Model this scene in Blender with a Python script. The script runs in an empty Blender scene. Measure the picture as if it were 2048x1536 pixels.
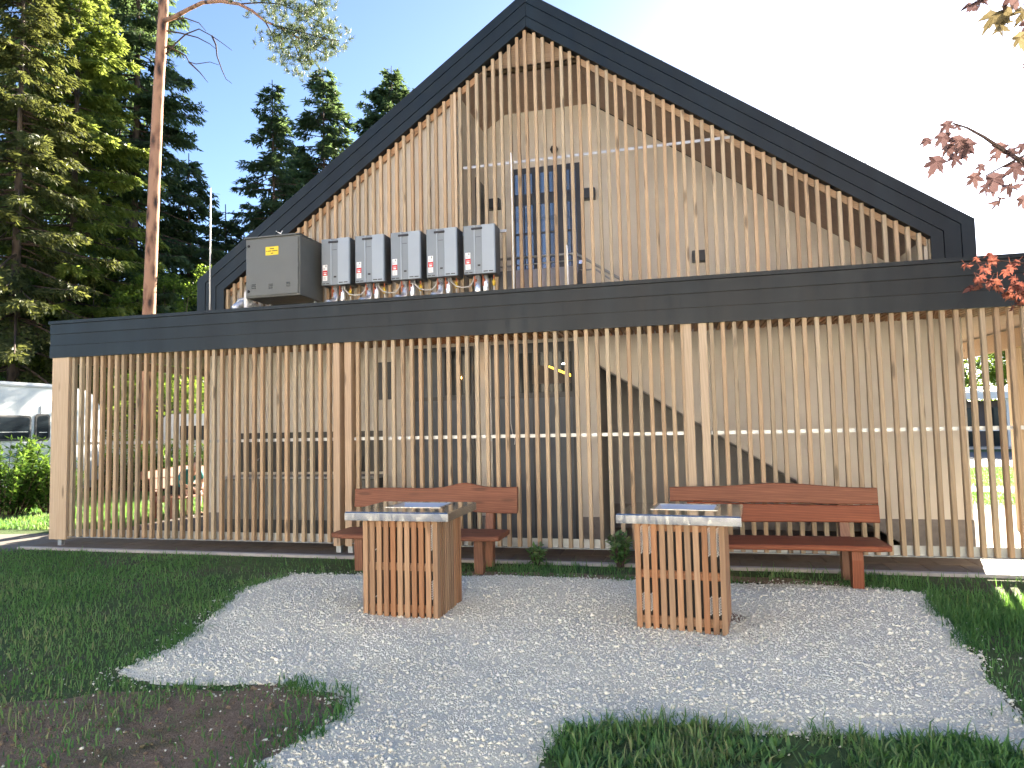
import bpy, bmesh, math, random
import numpy as np
from mathutils import Vector, Matrix

S = bpy.context.scene
COL = S.collection
rng = np.random.default_rng(7)
random.seed(7)

# ------------------------------------------------------------------ camera
F_PX, CAM_Z = 1346.456, 1.717
CR = Vector((0.9711, 0.2377, -0.0207)); CF = Vector((-0.2378, 0.9693, 0.0624))
CF.normalize(); CR = (CR - CF * CR.dot(CF)).normalized(); CU = CR.cross(CF)
cam = bpy.data.cameras.new('camera'); cam_o = bpy.data.objects.new('camera', cam); COL.objects.link(cam_o)
cam.sensor_width = 36.0; cam.lens = F_PX / 2048 * 36.0; cam.clip_start = 0.05; cam.clip_end = 1500
M = Matrix((CR, CU, -CF)).transposed().to_4x4(); M.translation = (0, 0, CAM_Z)
cam_o.matrix_world = M
S.camera = cam_o
# ------------------------------------------------------------------ sky and sun
SUN_EL, SUN_AZ = math.radians(20.3), math.radians(17.0)      # azimuth from +Y towards +X
w = bpy.data.worlds.new('World'); S.world = w; w.use_nodes = True
nt = w.node_tree; nt.nodes.clear()
sky = nt.nodes.new('ShaderNodeTexSky'); sky.sky_type = 'NISHITA'; sky.sun_disc = False
sky.sun_elevation = SUN_EL; sky.sun_rotation = SUN_AZ
sky.altitude = 400; sky.air_density = 0.58; sky.dust_density = 0.4; sky.ozone_density = 1.8
bg = nt.nodes.new('ShaderNodeBackground'); bg.inputs[1].default_value = 0.05
wo = nt.nodes.new('ShaderNodeOutputWorld')
nt.links.new(sky.outputs[0], bg.inputs[0]); nt.links.new(bg.outputs[0], wo.inputs[0])
sl = bpy.data.lights.new('sun', 'SUN'); sl.energy = 5.0; sl.angle = math.radians(0.53); sl.color = (1.0, 0.90, 0.74)
so = bpy.data.objects.new('sun', sl); COL.objects.link(so)
sd = Vector((math.sin(SUN_AZ) * math.cos(SUN_EL), math.cos(SUN_AZ) * math.cos(SUN_EL), math.sin(SUN_EL)))
so.rotation_euler = sd.to_track_quat('Z', 'Y').to_euler(); so.location = (20, 50, 30)
vs = S.view_settings; vs.view_transform = 'Standard'; vs.look = 'None'; vs.gamma = 1.0; vs.exposure = 3.2
vs.use_curve_mapping = False
S.render.engine = 'CYCLES'
S.cycles.use_denoising = True
S.cycles.max_bounces = 8; S.cycles.transparent_max_bounces = 8
S.cycles.sample_clamp_indirect = 6.0


# ------------------------------------------------------------------ geometry helpers
def ray(px, py):
    return CR * ((px - 1024) / F_PX) - CU * ((py - 768) / F_PX) + CF


def at(px, py, Y):
    d = ray(px, py); return Vector((0, 0, CAM_Z)) + d * (Y / d.y)


def gz(px, py, z=0.0):
    d = ray(px, py); return Vector((0, 0, CAM_Z)) + d * ((z - CAM_Z) / d.z)


def raw_mesh(name, verts, flat, starts, attr=None):
    me = bpy.data.meshes.new(name)
    verts = np.asarray(verts, np.float32); flat = np.asarray(flat, np.int32); starts = np.asarray(starts, np.int32)
    me.vertices.add(len(verts)); me.vertices.foreach_set('co', verts.ravel())
    me.loops.add(len(flat)); me.loops.foreach_set('vertex_index', flat)
    me.polygons.add(len(starts)); me.polygons.foreach_set('loop_start', starts)
    if attr is not None:
        a = me.attributes.new('rnd', 'FLOAT', 'FACE'); a.data.foreach_set('value', np.asarray(attr, np.float32))
    me.update(calc_edges=True)
    return me


class MB:
    def __init__(s): s.v = []; s.f = []
    def add(s, vs, fs):
        o = len(s.v); s.v += [tuple(v) for v in vs]; s.f += [tuple(i + o for i in f) for f in fs]; return s
    def box(s, x0, x1, y0, y1, z0, z1):
        if x0 > x1: x0, x1 = x1, x0
        if y0 > y1: y0, y1 = y1, y0
        if z0 > z1: z0, z1 = z1, z0
        return s.add([(x0, y0, z0), (x1, y0, z0), (x1, y1, z0), (x0, y1, z0), (x0, y0, z1), (x1, y0, z1), (x1, y1, z1), (x0, y1, z1)],
                     [(0, 3, 2, 1), (4, 5, 6, 7), (0, 1, 5, 4), (1, 2, 6, 5), (2, 3, 7, 6), (3, 0, 4, 7)])
    def cbox(s, x0, x1, y0, y1, z0, z1, c=0.004):
        bm = bmesh.new(); bmesh.ops.create_cube(bm, size=1.0)
        for v in bm.verts:
            v.co = Vector(((x0 + x1) / 2 + v.co.x * (x1 - x0), (y0 + y1) / 2 + v.co.y * (y1 - y0), (z0 + z1) / 2 + v.co.z * (z1 - z0)))
        bmesh.ops.bevel(bm, geom=bm.edges[:], offset=c, segments=1, affect='EDGES', profile=0.5)
        bm.verts.index_update()
        s.add([v.co[:] for v in bm.verts], [[v.index for v in f.verts] for f in bm.faces]); bm.free(); return s
    def prism_xz(s, poly, y0, y1):
        n = len(poly)
        area = sum(poly[i][0] * poly[(i + 1) % n][1] - poly[(i + 1) % n][0] * poly[i][1] for i in range(n))
        if area < 0: poly = poly[::-1]
        vs = [(x, y0, z) for x, z in poly] + [(x, y1, z) for x, z in poly]
        return s.add(vs, [tuple(range(n)), tuple(range(2 * n - 1, n - 1, -1))] + [(i, i + n, (i + 1) % n + n, (i + 1) % n) for i in range(n)])
    def prism_xy(s, poly, z0, z1):
        n = len(poly)
        area = sum(poly[i][0] * poly[(i + 1) % n][1] - poly[(i + 1) % n][0] * poly[i][1] for i in range(n))
        if area < 0: poly = poly[::-1]
        vs = [(x, y, z0) for x, y in poly] + [(x, y, z1) for x, y in poly]
        return s.add(vs, [tuple(range(n - 1, -1, -1)), tuple(range(n, 2 * n))] + [(i, (i + 1) % n, (i + 1) % n + n, i + n) for i in range(n)])
    def prism_yz(s, poly, x0, x1):
        n = len(poly)
        area = sum(poly[i][0] * poly[(i + 1) % n][1] - poly[(i + 1) % n][0] * poly[i][1] for i in range(n))
        if area < 0: poly = poly[::-1]
        vs = [(x0, y, z) for y, z in poly] + [(x1, y, z) for y, z in poly]
        return s.add(vs, [tuple(range(n - 1, -1, -1)), tuple(range(n, 2 * n))] + [(i, (i + 1) % n, (i + 1) % n + n, i + n) for i in range(n)])
    def tube(s, pts, rad, n=8, cap=True):
        pts = [Vector(p) for p in pts]; rad = rad if hasattr(rad, '__len__') else [rad] * len(pts)
        o = len(s.v); up = None
        for i, p in enumerate(pts):
            t = (pts[min(i + 1, len(pts) - 1)] - pts[max(i - 1, 0)]).normalized()
            if up is None:
                up = t.cross(Vector((0.3, 0.9, 0.2))).normalized()
            up = (up - t * up.dot(t)).normalized(); b = t.cross(up)
            for k in range(n):
                a = 2 * math.pi * k / n
                s.v.append(tuple(p + (up * math.cos(a) + b * math.sin(a)) * rad[i]))
        for i in range(len(pts) - 1):
            for k in range(n):
                k2 = (k + 1) % n
                s.f.append((o + i * n + k, o + i * n + k2, o + (i + 1) * n + k2, o + (i + 1) * n + k))
        if cap:
            s.f.append(tuple(o + k for k in range(n - 1, -1, -1))); e = o + (len(pts) - 1) * n
            s.f.append(tuple(e + k for k in range(n)))
        return s
    def lathe(s, prof, c=(0, 0, 0), n=16):
        o = len(s.v)
        for r, z in prof:
            for k in range(n):
                a = 2 * math.pi * k / n
                s.v.append((c[0] + r * math.cos(a), c[1] + r * math.sin(a), c[2] + z))
        for i in range(len(prof) - 1):
            for k in range(n):
                k2 = (k + 1) % n
                s.f.append((o + i * n + k, o + i * n + k2, o + (i + 1) * n + k2, o + (i + 1) * n + k))
        s.f.append(tuple(o + k for k in range(n - 1, -1, -1))); e = o + (len(prof) - 1) * n
        s.f.append(tuple(e + k for k in range(n)))
        return s
    def mesh(s, name):
        me = bpy.data.meshes.new(name); me.from_pydata(s.v, [], s.f); me.update(); return me
    def obj(s, name, mat, parent=None, world=True, smooth=False, bevel=0):
        return link(name, s.mesh(name), mat, parent, world=world, smooth=smooth)


def link(name, me, mat, parent=None, pos=(0, 0, 0), world=True, smooth=False):
    if mat is not None and len(me.materials) == 0: me.materials.append(mat)
    if smooth:
        me.polygons.foreach_set('use_smooth', [True] * len(me.polygons))
    o = bpy.data.objects.new(name, me); COL.objects.link(o)
    o.location = pos
    if parent is not None:
        o.parent = parent
        if world:
            q = parent
            off = Vector((0, 0, 0))
            while q is not None:
                off += Vector(q.location); q = q.parent
            o.location = Vector(pos) - off
    return o


def thing(name, label, cat, loc=(0, 0, 0), rz=0.0, group=None):
    o = bpy.data.objects.new(name, None); COL.objects.link(o); o.location = loc; o.rotation_euler = (0, 0, rz)
    o.empty_display_size = 0.1
    return tag(o, label, cat, group)


def tag(o, label, cat, group=None):
    o['label'] = label; o['category'] = cat
    if group: o['group'] = group
    return o


def struct(o): o['kind'] = 'structure'; return o
def stuff(o): o['kind'] = 'stuff'; return o


def copy_tree(o, parent=None):
    c = o.copy(); COL.objects.link(c)
    if parent is not None: c.parent = parent
    for ch in list(o.children): copy_tree(ch, c)
    return c


# ------------------------------------------------------------------ materials
class NT:
    def __init__(s, name):
        s.m = bpy.data.materials.new(name); s.m.use_nodes = True; s.t = s.m.node_tree; s.t.nodes.clear()
        s.out = s.n('ShaderNodeOutputMaterial'); s.b = s.n('ShaderNodeBsdfPrincipled')
        s.l(s.b.outputs[0], s.out.inputs[0])
    def n(s, t, **k):
        x = s.t.nodes.new(t)
        for a, v in k.items(): setattr(x, a, v)
        return x
    def l(s, a, b): s.t.links.new(a, b)
    def setv(s, **k):
        for a, v in k.items(): s.b.inputs[a.replace('_', ' ')].default_value = v
    def mapping(s, src, scale=(1, 1, 1), loc=None):
        m = s.n('ShaderNodeMapping'); s.l(src, m.inputs[0]); m.inputs['Scale'].default_value = scale
        if loc is not None: s.l(loc, m.inputs['Location'])
        return m.outputs[0]
    def noise(s, vec, scale=5, detail=4, rough=0.55):
        x = s.n('ShaderNodeTexNoise'); s.l(vec, x.inputs['Vector']); x.inputs['Scale'].default_value = scale
        x.inputs['Detail'].default_value = detail; x.inputs['Roughness'].default_value = rough; return x.outputs['Fac']
    def ramp(s, fac, stops):
        r = s.n('ShaderNodeValToRGB'); e = r.color_ramp.elements
        while len(e) < len(stops): e.new(0.5)
        for i, (p, c) in enumerate(stops): e[i].position = p; e[i].color = (*c, 1) if len(c) == 3 else c
        s.l(fac, r.inputs[0]); return r.outputs[0]
    def mix(s, fac, a, b, mode='MIX'):
        x = s.n('ShaderNodeMix', data_type='RGBA', blend_type=mode)
        for sock, v in ((x.inputs['Factor'], fac), (x.inputs[6], a), (x.inputs[7], b)):
            if hasattr(v, 'is_linked') or hasattr(v, 'links'): s.l(v, sock)
            elif isinstance(v, (int, float)): sock.default_value = v
            else: sock.default_value = (*v, 1)
        return x.outputs[2]
    def math(s, op, a, b=0.0):
        x = s.n('ShaderNodeMath', operation=op)
        for i, v in enumerate((a, b)):
            if isinstance(v, (int, float)): x.inputs[i].default_value = v
            else: s.l(v, x.inputs[i])
        return x.outputs[0]
    def bump(s, h, strength=0.3, dist=0.01):
        b = s.n('ShaderNodeBump'); b.inputs['Strength'].default_value = strength; b.inputs['Distance'].default_value = dist
        s.l(h, b.inputs['Height']); s.l(b.outputs[0], s.b.inputs['Normal'])
    def pos(s): return s.n('ShaderNodeNewGeometry').outputs['Position']
    def rand(s):
        return s.n('ShaderNodeObjectInfo').outputs['Random']


def wood(name, light, dark, axis='z', rough=0.62, knots=1.0, var=0.35, grain=1.0):
    k = NT(name); p = k.pos(); r = k.rand()
    off = k.n('ShaderNodeCombineXYZ'); k.l(k.math('MULTIPLY', r, 37.0), off.inputs[0]); k.l(k.math('MULTIPLY', r, 53.0), off.inputs[1]); k.l(k.math('MULTIPLY', r, 91.0), off.inputs[2])
    sc = {'x': (1.2, 22, 22), 'y': (22, 1.2, 22), 'z': (22, 22, 1.2)}[axis]
    v = k.mapping(p, sc, off.outputs[0])
    g = k.noise(v, 2.2, 5, 0.6)
    wv = k.n('ShaderNodeTexWave', wave_type='BANDS', bands_direction='DIAGONAL'); k.l(v, wv.inputs['Vector'])
    wv.inputs['Scale'].default_value = 0.9; wv.inputs['Distortion'].default_value = 7; wv.inputs['Detail'].default_value = 2; wv.inputs['Detail Scale'].default_value = 0.6
    base = k.ramp(g, [(0.3, dark), (0.7, light)])
    base = k.mix(k.math('MULTIPLY', wv.outputs['Fac'], 0.28 * grain), base, tuple(c * 0.55 for c in dark))
    # per-piece tone
    hsv = k.n('ShaderNodeHueSaturation'); k.l(base, hsv.inputs['Color'])
    k.l(k.math('ADD', k.math('MULTIPLY', r, var), 1 - var / 2), hsv.inputs['Value'])
    r2 = k.math('FRACT', k.math('MULTIPLY', r, 17.31))
    k.l(k.math('ADD', k.math('MULTIPLY', r2, -0.02), 0.51), hsv.inputs['Hue'])
    k.l(k.math('ADD', k.math('MULTIPLY', r2, 0.3), 0.85), hsv.inputs['Saturation'])
    # knots
    kn = {'x': (1.5, 7, 7), 'y': (7, 1.5, 7), 'z': (7, 7, 1.5)}[axis]
    vo = k.n('ShaderNodeTexVoronoi'); k.l(k.mapping(p, kn, off.outputs[0]), vo.inputs['Vector']); vo.inputs['Scale'].default_value = 1.0
    kf = k.ramp(vo.outputs['Distance'], [(0.10, (1, 1, 1)), (0.19, (0, 0, 0))])
    col = k.mix(k.math('MULTIPLY', kf, 0.75 * knots), hsv.outputs[0], tuple(c * 0.25 for c in dark))
    big = k.noise(p, 1.1, 2)
    col = k.mix(k.math('MULTIPLY', big, 0.22), col, tuple(c * 0.7 for c in dark))
    k.l(col, k.b.inputs['Base Color']); k.setv(Roughness=rough); k.b.inputs['Specular IOR Level'].default_value = 0.3
    k.bump(g, 0.25, 0.002)
    return k.m


def plain(name, col, rough=0.6, metal=0.0, nscale=8.0, namp=0.12, bump=0.0, bscale=60, stretch=(1, 1, 1), spec=0.5, objvar=0.0):
    k = NT(name); p = k.mapping(k.pos(), stretch)
    f = k.noise(p, nscale, 5)
    c = k.ramp(f, [(0.25, tuple(x * (1 - namp) for x in col)), (0.75, tuple(min(1, x * (1 + namp)) for x in col))])
    if objvar:
        h = k.n('ShaderNodeHueSaturation'); k.l(c, h.inputs['Color']); k.l(k.math('ADD', k.math('MULTIPLY', k.rand(), objvar), 1 - objvar / 2), h.inputs['Value']); c = h.outputs[0]
    k.l(c, k.b.inputs['Base Color']); k.setv(Roughness=rough, Metallic=metal); k.b.inputs['Specular IOR Level'].default_value = spec
    rr = k.ramp(k.noise(p, nscale * 2.3, 3), [(0.3, (max(0, rough - 0.07),) * 3), (0.7, (min(1, rough + 0.07),) * 3)])
    k.l(rr, k.b.inputs['Roughness'])
    if bump: k.bump(k.noise(k.pos(), bscale, 4), bump, 0.004)
    return k.m


def leafmat(name, cols, trans=0.45, tcol=None, rough=0.5):
    k = NT(name); a = k.n('ShaderNodeAttribute', attribute_name='rnd')
    n = len(cols); c = k.ramp(a.outputs['Fac'], [(i / (n - 1), cc) for i, cc in enumerate(cols)])
    big = k.noise(k.pos(), 0.7, 2)
    h = k.n('ShaderNodeHueSaturation'); k.l(c, h.inputs['Color']); k.l(k.math('ADD', k.math('MULTIPLY', big, 0.7), 0.65), h.inputs['Value'])
    k.l(h.outputs[0], k.b.inputs['Base Color']); k.setv(Roughness=rough); k.b.inputs['Specular IOR Level'].default_value = 0.25
    t = k.n('ShaderNodeBsdfTranslucent')
    tc = k.mix(0.75, h.outputs[0], tcol if tcol else tuple(min(1, x * 2.2) for x in cols[-1]))
    k.l(tc, t.inputs[0])
    m = k.n('ShaderNodeMixShader'); m.inputs[0].default_value = trans
    k.l(k.b.outputs[0], m.inputs[1]); k.l(t.outputs[0], m.inputs[2]); k.l(m.outputs[0], k.out.inputs[0])
    return k.m


def emit(name, col, strength):
    k = NT(name); k.setv(Roughness=0.5); k.b.inputs['Base Color'].default_value = (*col, 1)
    k.b.inputs['Emission Color'].default_value = (*col, 1); k.b.inputs['Emission Strength'].default_value = strength
    return k.m


W_SLAT = wood('larch_slat', (0.475, 0.36, 0.235), (0.37, 0.27, 0.165), 'z', var=0.40)
W_POST = wood('larch_post', (0.56, 0.42, 0.285), (0.47, 0.335, 0.215), 'z', knots=1.0, var=0.12)
W_BEAM = wood('glulam_beam', (0.42, 0.285, 0.175), (0.33, 0.21, 0.12), 'x')
W_SOFY = wood('soffit_wood', (0.46, 0.29, 0.17), (0.36, 0.21, 0.12), 'y', knots=0.6)
W_TAB = wood('table_slat_wood', (0.405, 0.245, 0.14), (0.32, 0.18, 0.098), 'z', var=0.42, knots=0.8)
W_TABH = wood('table_rail_wood', (0.36, 0.205, 0.12), (0.28, 0.15, 0.082), 'x', knots=0.5)
W_BENCH = wood('stained_bench_wood', (0.30, 0.125, 0.066), (0.18, 0.066, 0.035), 'x', rough=0.55, var=0.2, knots=0.7, grain=1.3)
W_BENCHZ = wood('stained_bench_leg', (0.28, 0.115, 0.062), (0.18, 0.064, 0.034), 'z', rough=0.5, var=0.2, knots=0.5, grain=1.2)
DARK = plain('slate_metal_cladding', (0.0085, 0.0145, 0.0185), 0.46, 0.0, 1.6, 0.30, 0.03, 3, stretch=(2.5, 1, .35), spec=0.28, objvar=0.15)
DARKS = plain('slate_metal_roof', (0.007, 0.010, 0.012), 0.5, 0.0, 1.5, 0.2, spec=0.25)
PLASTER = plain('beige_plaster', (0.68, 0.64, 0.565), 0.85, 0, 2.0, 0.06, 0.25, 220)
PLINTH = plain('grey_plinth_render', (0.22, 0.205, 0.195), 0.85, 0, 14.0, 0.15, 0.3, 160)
UNDER = plain('shaded_plaster', (0.34, 0.335, 0.32), 0.85, 0, 2.0, 0.08, 0.25, 220)  # plaster darkened: the shade under the stair is put into the colour
SOFFIT = plain('brown_soffit_board', (0.40, 0.30, 0.235), 0.7, 0, 6, 0.15, stretch=(1, 8, 1))
ANTHR = plain('anthracite_door', (0.035, 0.042, 0.052), 0.4, 0, 3, 0.12)
DOORP = plain('blue_grey_door_panel', (0.078, 0.095, 0.118), 0.5, 0, 3, 0.1)
GLASS = NT('dark_window_glass'); GLASS.setv(Roughness=0.10); GLASS.b.inputs['Base Color'].default_value = (0.012, 0.017, 0.022, 1)
GLASS.b.inputs['Specular IOR Level'].default_value = 0.22; GLASS = GLASS.m
CLEAR = NT('clear_window_glass'); CLEAR.setv(Roughness=0.02); CLEAR.b.inputs['Transmission Weight'].default_value = 1.0; CLEAR.b.inputs['IOR'].default_value = 1.1
CLEAR.b.inputs['Base Color'].default_value = (0.75, 0.8, 0.82, 1); CLEAR = CLEAR.m
MIRR = NT('sky_mirror_glass'); MIRR.setv(Roughness=0.12); MIRR.b.inputs['Base Color'].default_value = (0.24, 0.25, 0.255, 1)
MIRR.b.inputs['Metallic'].default_value = 0.85; MIRR = MIRR.m
GALV = plain('galvanised_steel', (0.36, 0.38, 0.39), 0.45, 0.6, 9, 0.12, 0.03, 40)
ALU = plain('aluminium_bar', (0.50, 0.52, 0.53), 0.4, 0.4, 12, 0.06)
STEEL = plain('brushed_stainless', (0.62, 0.63, 0.64), 0.13, 1.0, 6, 0.05, 0.015, 90, stretch=(1, 14, 1))
STEELR = plain('satin_rim_steel', (0.42, 0.43, 0.44), 0.3, 1.0, 6, 0.05)
STEELB = plain('bright_tray_steel', (0.80, 0.82, 0.85), 0.42, 0.75, 6, 0.04)
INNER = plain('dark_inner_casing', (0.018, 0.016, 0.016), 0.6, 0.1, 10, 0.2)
VENT_LIGHT = plain('vent_hole_light', (0.9, 0.9, 0.9), 0.5, 0.0, 30, 0.05)  # white stands in for light shining through the vent holes
SILV = plain('silver_heater_enamel', (0.19, 0.22, 0.24), 0.48, 0.15, 4, 0.04)
SILVD = plain('grey_heater_side', (0.065, 0.075, 0.085), 0.45, 0.15, 4, 0.08)
SILVL = plain('light_heater_trim', (0.29, 0.335, 0.37), 0.45, 0.15, 4, 0.03)
CABIN = plain('grey_cabinet_paint', (0.105, 0.112, 0.105), 0.5, 0.0, 2, 0.08, 0.02, 30)
BLACK = plain('black_plastic', (0.015, 0.015, 0.017), 0.45)
WHITE = plain('white_sticker', (0.78, 0.78, 0.77), 0.5, namp=0.03)
RED = plain('red_sticker', (0.55, 0.03, 0.03), 0.5, namp=0.05)
YEL = plain('yellow_sign', (0.75, 0.55, 0.02), 0.5, namp=0.04)
INK = plain('black_print', (0.02, 0.018, 0.012), 0.6)
FOIL = plain('shiny_flue_pipe', (0.80, 0.81, 0.82), 0.32, 0.75, 18, 0.08, 0.06, 45)
WHITEP = plain('white_plastic_pipe', (0.72, 0.72, 0.70), 0.4)
HOSEM = plain('grey_hose', (0.42, 0.40, 0.36), 0.5)
BRASS = plain('yellow_gas_tap', (0.62, 0.42, 0.04), 0.4, 0.2)
COPPER = plain('copper_joint', (0.32, 0.10, 0.05), 0.4, 0.6)
CONC = plain('concrete_kerb', (0.40, 0.38, 0.35), 0.9, 0, 9, 0.15, 0.3, 120)
PAVER = plain('clay_beige_paver', (0.15, 0.118, 0.088), 0.88, 0, 7, 0.16, 0.3, 150, objvar=0.25)
JOINT = plain('paving_joint_sand', (0.20, 0.165, 0.13), 0.95, 0, 30, 0.2)
ASPH = plain('grey_asphalt', (0.075, 0.078, 0.082), 0.9, 0, 12, 0.2)
VANW = plain('white_vehicle_paint', (0.62, 0.64, 0.65), 0.28, 0.0, 1.5, 0.03)
VANG = plain('grey_vehicle_skirt', (0.35, 0.37, 0.38), 0.4)
TEALD = plain('teal_vehicle_stripe', (0.02, 0.16, 0.22), 0.35)
TYRE = plain('black_tyre', (0.02, 0.02, 0.021), 0.8)
TEAL = plain('teal_cotton', (0.012, 0.20, 0.21), 0.85, 0, 20, 0.12)
NAVY = plain('black_cotton', (0.014, 0.015, 0.02), 0.85)
SKIN = plain('skin', (0.50, 0.30, 0.21), 0.55, namp=0.06)
HAIR = plain('brown_hair', (0.06, 0.035, 0.02), 0.6)
BULB = emit('warm_bulb', (1.0, 0.42, 0.10), 9.0)
COVE = emit('amber_cove_light', (1.0, 0.55, 0.05), 0.55)
SPOT = emit('white_downlight', (1.0, 0.95, 0.85), 5.0)
BARKP = None


def bark(name, c1, c2, c3, scale=7):
    k = NT(name); p = k.pos(); v = k.mapping(p, (1, 1, 0.35))
    vo = k.n('ShaderNodeTexVoronoi', feature='F1'); k.l(v, vo.inputs['Vector']); vo.inputs['Scale'].default_value = scale
    n = k.noise(v, scale * 1.5, 6, 0.7)
    c = k.ramp(k.math('ADD', k.math('MULTIPLY', vo.outputs['Distance'], 0.55), k.math('MULTIPLY', n, 0.55)), [(0.34, c3), (0.46, c2), (0.60, c1)])
    k.l(c, k.b.inputs['Base Color']); k.setv(Roughness=0.9)
    k.bump(k.math('ADD', vo.outputs['Distance'], n), 0.7, 0.03); return k.m


PINEB = bark('pine_bark', (0.42, 0.22, 0.13), (0.26, 0.125, 0.075), (0.045, 0.028, 0.022), 4.5)
SPRB = bark('spruce_bark', (0.10, 0.075, 0.06), (0.065, 0.048, 0.04), (0.025, 0.018, 0.015))
TWIG = plain('dark_twig', (0.055, 0.034, 0.026), 0.85)
L_SPR = leafmat('spruce_needles', [(0.018, 0.036, 0.024), (0.038, 0.066, 0.036), (0.066, 0.098, 0.044)], 0.44, (0.19, 0.28, 0.09))
L_SPRO = leafmat('olive_spruce_needles', [(0.030, 0.044, 0.016), (0.060, 0.074, 0.024), (0.10, 0.105, 0.036)], 0.38, (0.22, 0.24, 0.055))
L_LIME = leafmat('lime_needles', [(0.06, 0.095, 0.022), (0.10, 0.14, 0.030), (0.145, 0.175, 0.045)], 0.5, (0.38, 0.46, 0.085))
L_DEC = leafmat('green_leaves', [(0.030, 0.062, 0.016), (0.058, 0.105, 0.024), (0.09, 0.14, 0.032)], 0.5, (0.32, 0.46, 0.06))
L_PINE = leafmat('pine_needles', [(0.022, 0.040, 0.022), (0.042, 0.066, 0.036), (0.075, 0.100, 0.050)], 0.3, (0.2, 0.25, 0.08))
L_LAUR = leafmat('laurel_leaves', [(0.025, 0.065, 0.018), (0.05, 0.11, 0.025), (0.09, 0.16, 0.035)], 0.35, (0.28, 0.45, 0.06), rough=0.3)
L_GRASS = leafmat('grass_blades', [(0.05, 0.135, 0.05), (0.095, 0.215, 0.075), (0.15, 0.28, 0.105), (0.28, 0.29, 0.16)], 0.42, (0.18, 0.36, 0.04))
L_MAPLE = leafmat('red_maple_leaf', [(0.085, 0.035, 0.030), (0.13, 0.046, 0.036), (0.17, 0.07, 0.04)], 0.36, (0.30, 0.095, 0.065))
L_MAPLE_GLARE = leafmat('glare_washed_maple_leaf', [(0.065, 0.043, 0.045), (0.09, 0.056, 0.055), (0.115, 0.07, 0.062)], 0.22, (0.20, 0.115, 0.11))  # greyed copy of the red leaf, glare put into its colour
L_MAPLEG = leafmat('green_maple_leaf', [(0.11, 0.095, 0.05), (0.14, 0.115, 0.06)], 0.25, (0.28, 0.22, 0.11))


# ------------------------------------------------------------------ ground
def ground_mat():
    k = NT('soil_and_turf'); p = k.pos()
    n1 = k.noise(p, 0.9, 6, 0.6); n2 = k.noise(p, 14, 5, 0.6); n3 = k.noise(p, 70, 3)
    green = k.ramp(n2, [(0.3, (0.062, 0.095, 0.036)), (0.7, (0.11, 0.160, 0.060))])
    soil = k.ramp(n3, [(0.3, (0.105, 0.080, 0.058)), (0.7, (0.18, 0.14, 0.10))])
    f = k.ramp(k.math('ADD', k.math('MULTIPLY', n1, 0.7), k.math('MULTIPLY', n2, 0.3)), [(0.50, (0, 0, 0)), (0.66, (1, 1, 1))])
    k.l(k.mix(f, green, soil), k.b.inputs['Base Color']); k.setv(Roughness=0.95); k.b.inputs['Specular IOR Level'].default_value = 0.15
    k.bump(k.math('ADD', n2, n3), 0.6, 0.02); return k.m


def soil_mat():
    k = NT('bare_brown_soil'); p = k.pos()
    n1 = k.noise(p, 2.2, 6, 0.65); n2 = k.noise(p, 22, 5, 0.65); n3 = k.noise(p, 110, 3)
    c = k.ramp(k.math('ADD', k.math('MULTIPLY', n2, 0.5), k.math('MULTIPLY', n3, 0.5)), [(0.3, (0.18, 0.13, 0.088)), (0.55, (0.31, 0.23, 0.16)), (0.75, (0.46, 0.36, 0.265))])
    g = k.ramp(n1, [(0.52, (0, 0, 0)), (0.66, (1, 1, 1))])
    k.l(k.mix(k.math('MULTIPLY', g, 0.6), c, (0.085, 0.105, 0.045)), k.b.inputs['Base Color']); k.setv(Roughness=0.95); k.b.inputs['Specular IOR Level'].default_value = 0.15
    k.bump(k.math('ADD', n2, n3), 0.9, 0.025); return k.m


def gravel_mat(name, stone):
    k = NT(name); p = k.pos()
    if stone:
        a = k.n('ShaderNodeAttribute', attribute_name='rnd')
        c = k.ramp(a.outputs['Fac'], [(0.0, (0.40, 0.385, 0.31)), (0.2, (0.68, 0.665, 0.55)), (0.6, (0.82, 0.805, 0.675)), (1.0, (0.92, 0.90, 0.79))])
        n = k.noise(p, 0.8, 4); c = k.mix(k.ramp(n, [(0.45, (0, 0, 0)), (0.7, (0.35,) * 3)]), c, (0.62, 0.60, 0.49))
    else:
        n = k.noise(p, 45, 4, 0.7); n0 = k.noise(p, 0.8, 4)
        c = k.ramp(n, [(0.3, (0.68, 0.655, 0.53)), (0.6, (0.88, 0.855, 0.70))])
        c = k.mix(k.ramp(n0, [(0.45, (0, 0, 0)), (0.7, (0.35,) * 3)]), c, (0.58, 0.56, 0.45))
        k.bump(k.noise(p, 130, 4, 0.7), 0.8, 0.01)
    k.l(c, k.b.inputs['Base Color']); k.setv(Roughness=0.9); k.b.inputs['Specular IOR Level'].default_value = 0.2
    return k.m


GROUND, SOIL = ground_mat(), soil_mat()
GRAV, GRAVS = gravel_mat('gravel_fines', False), gravel_mat('limestone_chippings', True)

b = MB(); n = 60
b.add([(-260, -60, 0), (260, -60, 0), (260, 420, 0), (-260, 420, 0)], [(0, 1, 2, 3)])
struct(b.obj('ground', GROUND))


def in_poly(P, poly):
    x, y = P[:, 0], P[:, 1]; c = np.zeros(len(P), bool); n = len(poly); j = n - 1
    for i in range(n):
        xi, yi = poly[i]; xj, yj = poly[j]
        m = ((yi > y) != (yj > y)) & (x < (xj - xi) * (y - yi) / (yj - yi + 1e-12) + xi); c ^= m; j = i
    return c


_ph = rng.uniform(0, 6.28, (14, 2)); _fr = np.concatenate([rng.uniform(0.9, 2.2, 4), rng.uniform(2.5, 6, 4), rng.uniform(8, 20, 6)]); _an = rng.uniform(0, 6.28, 14)


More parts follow.
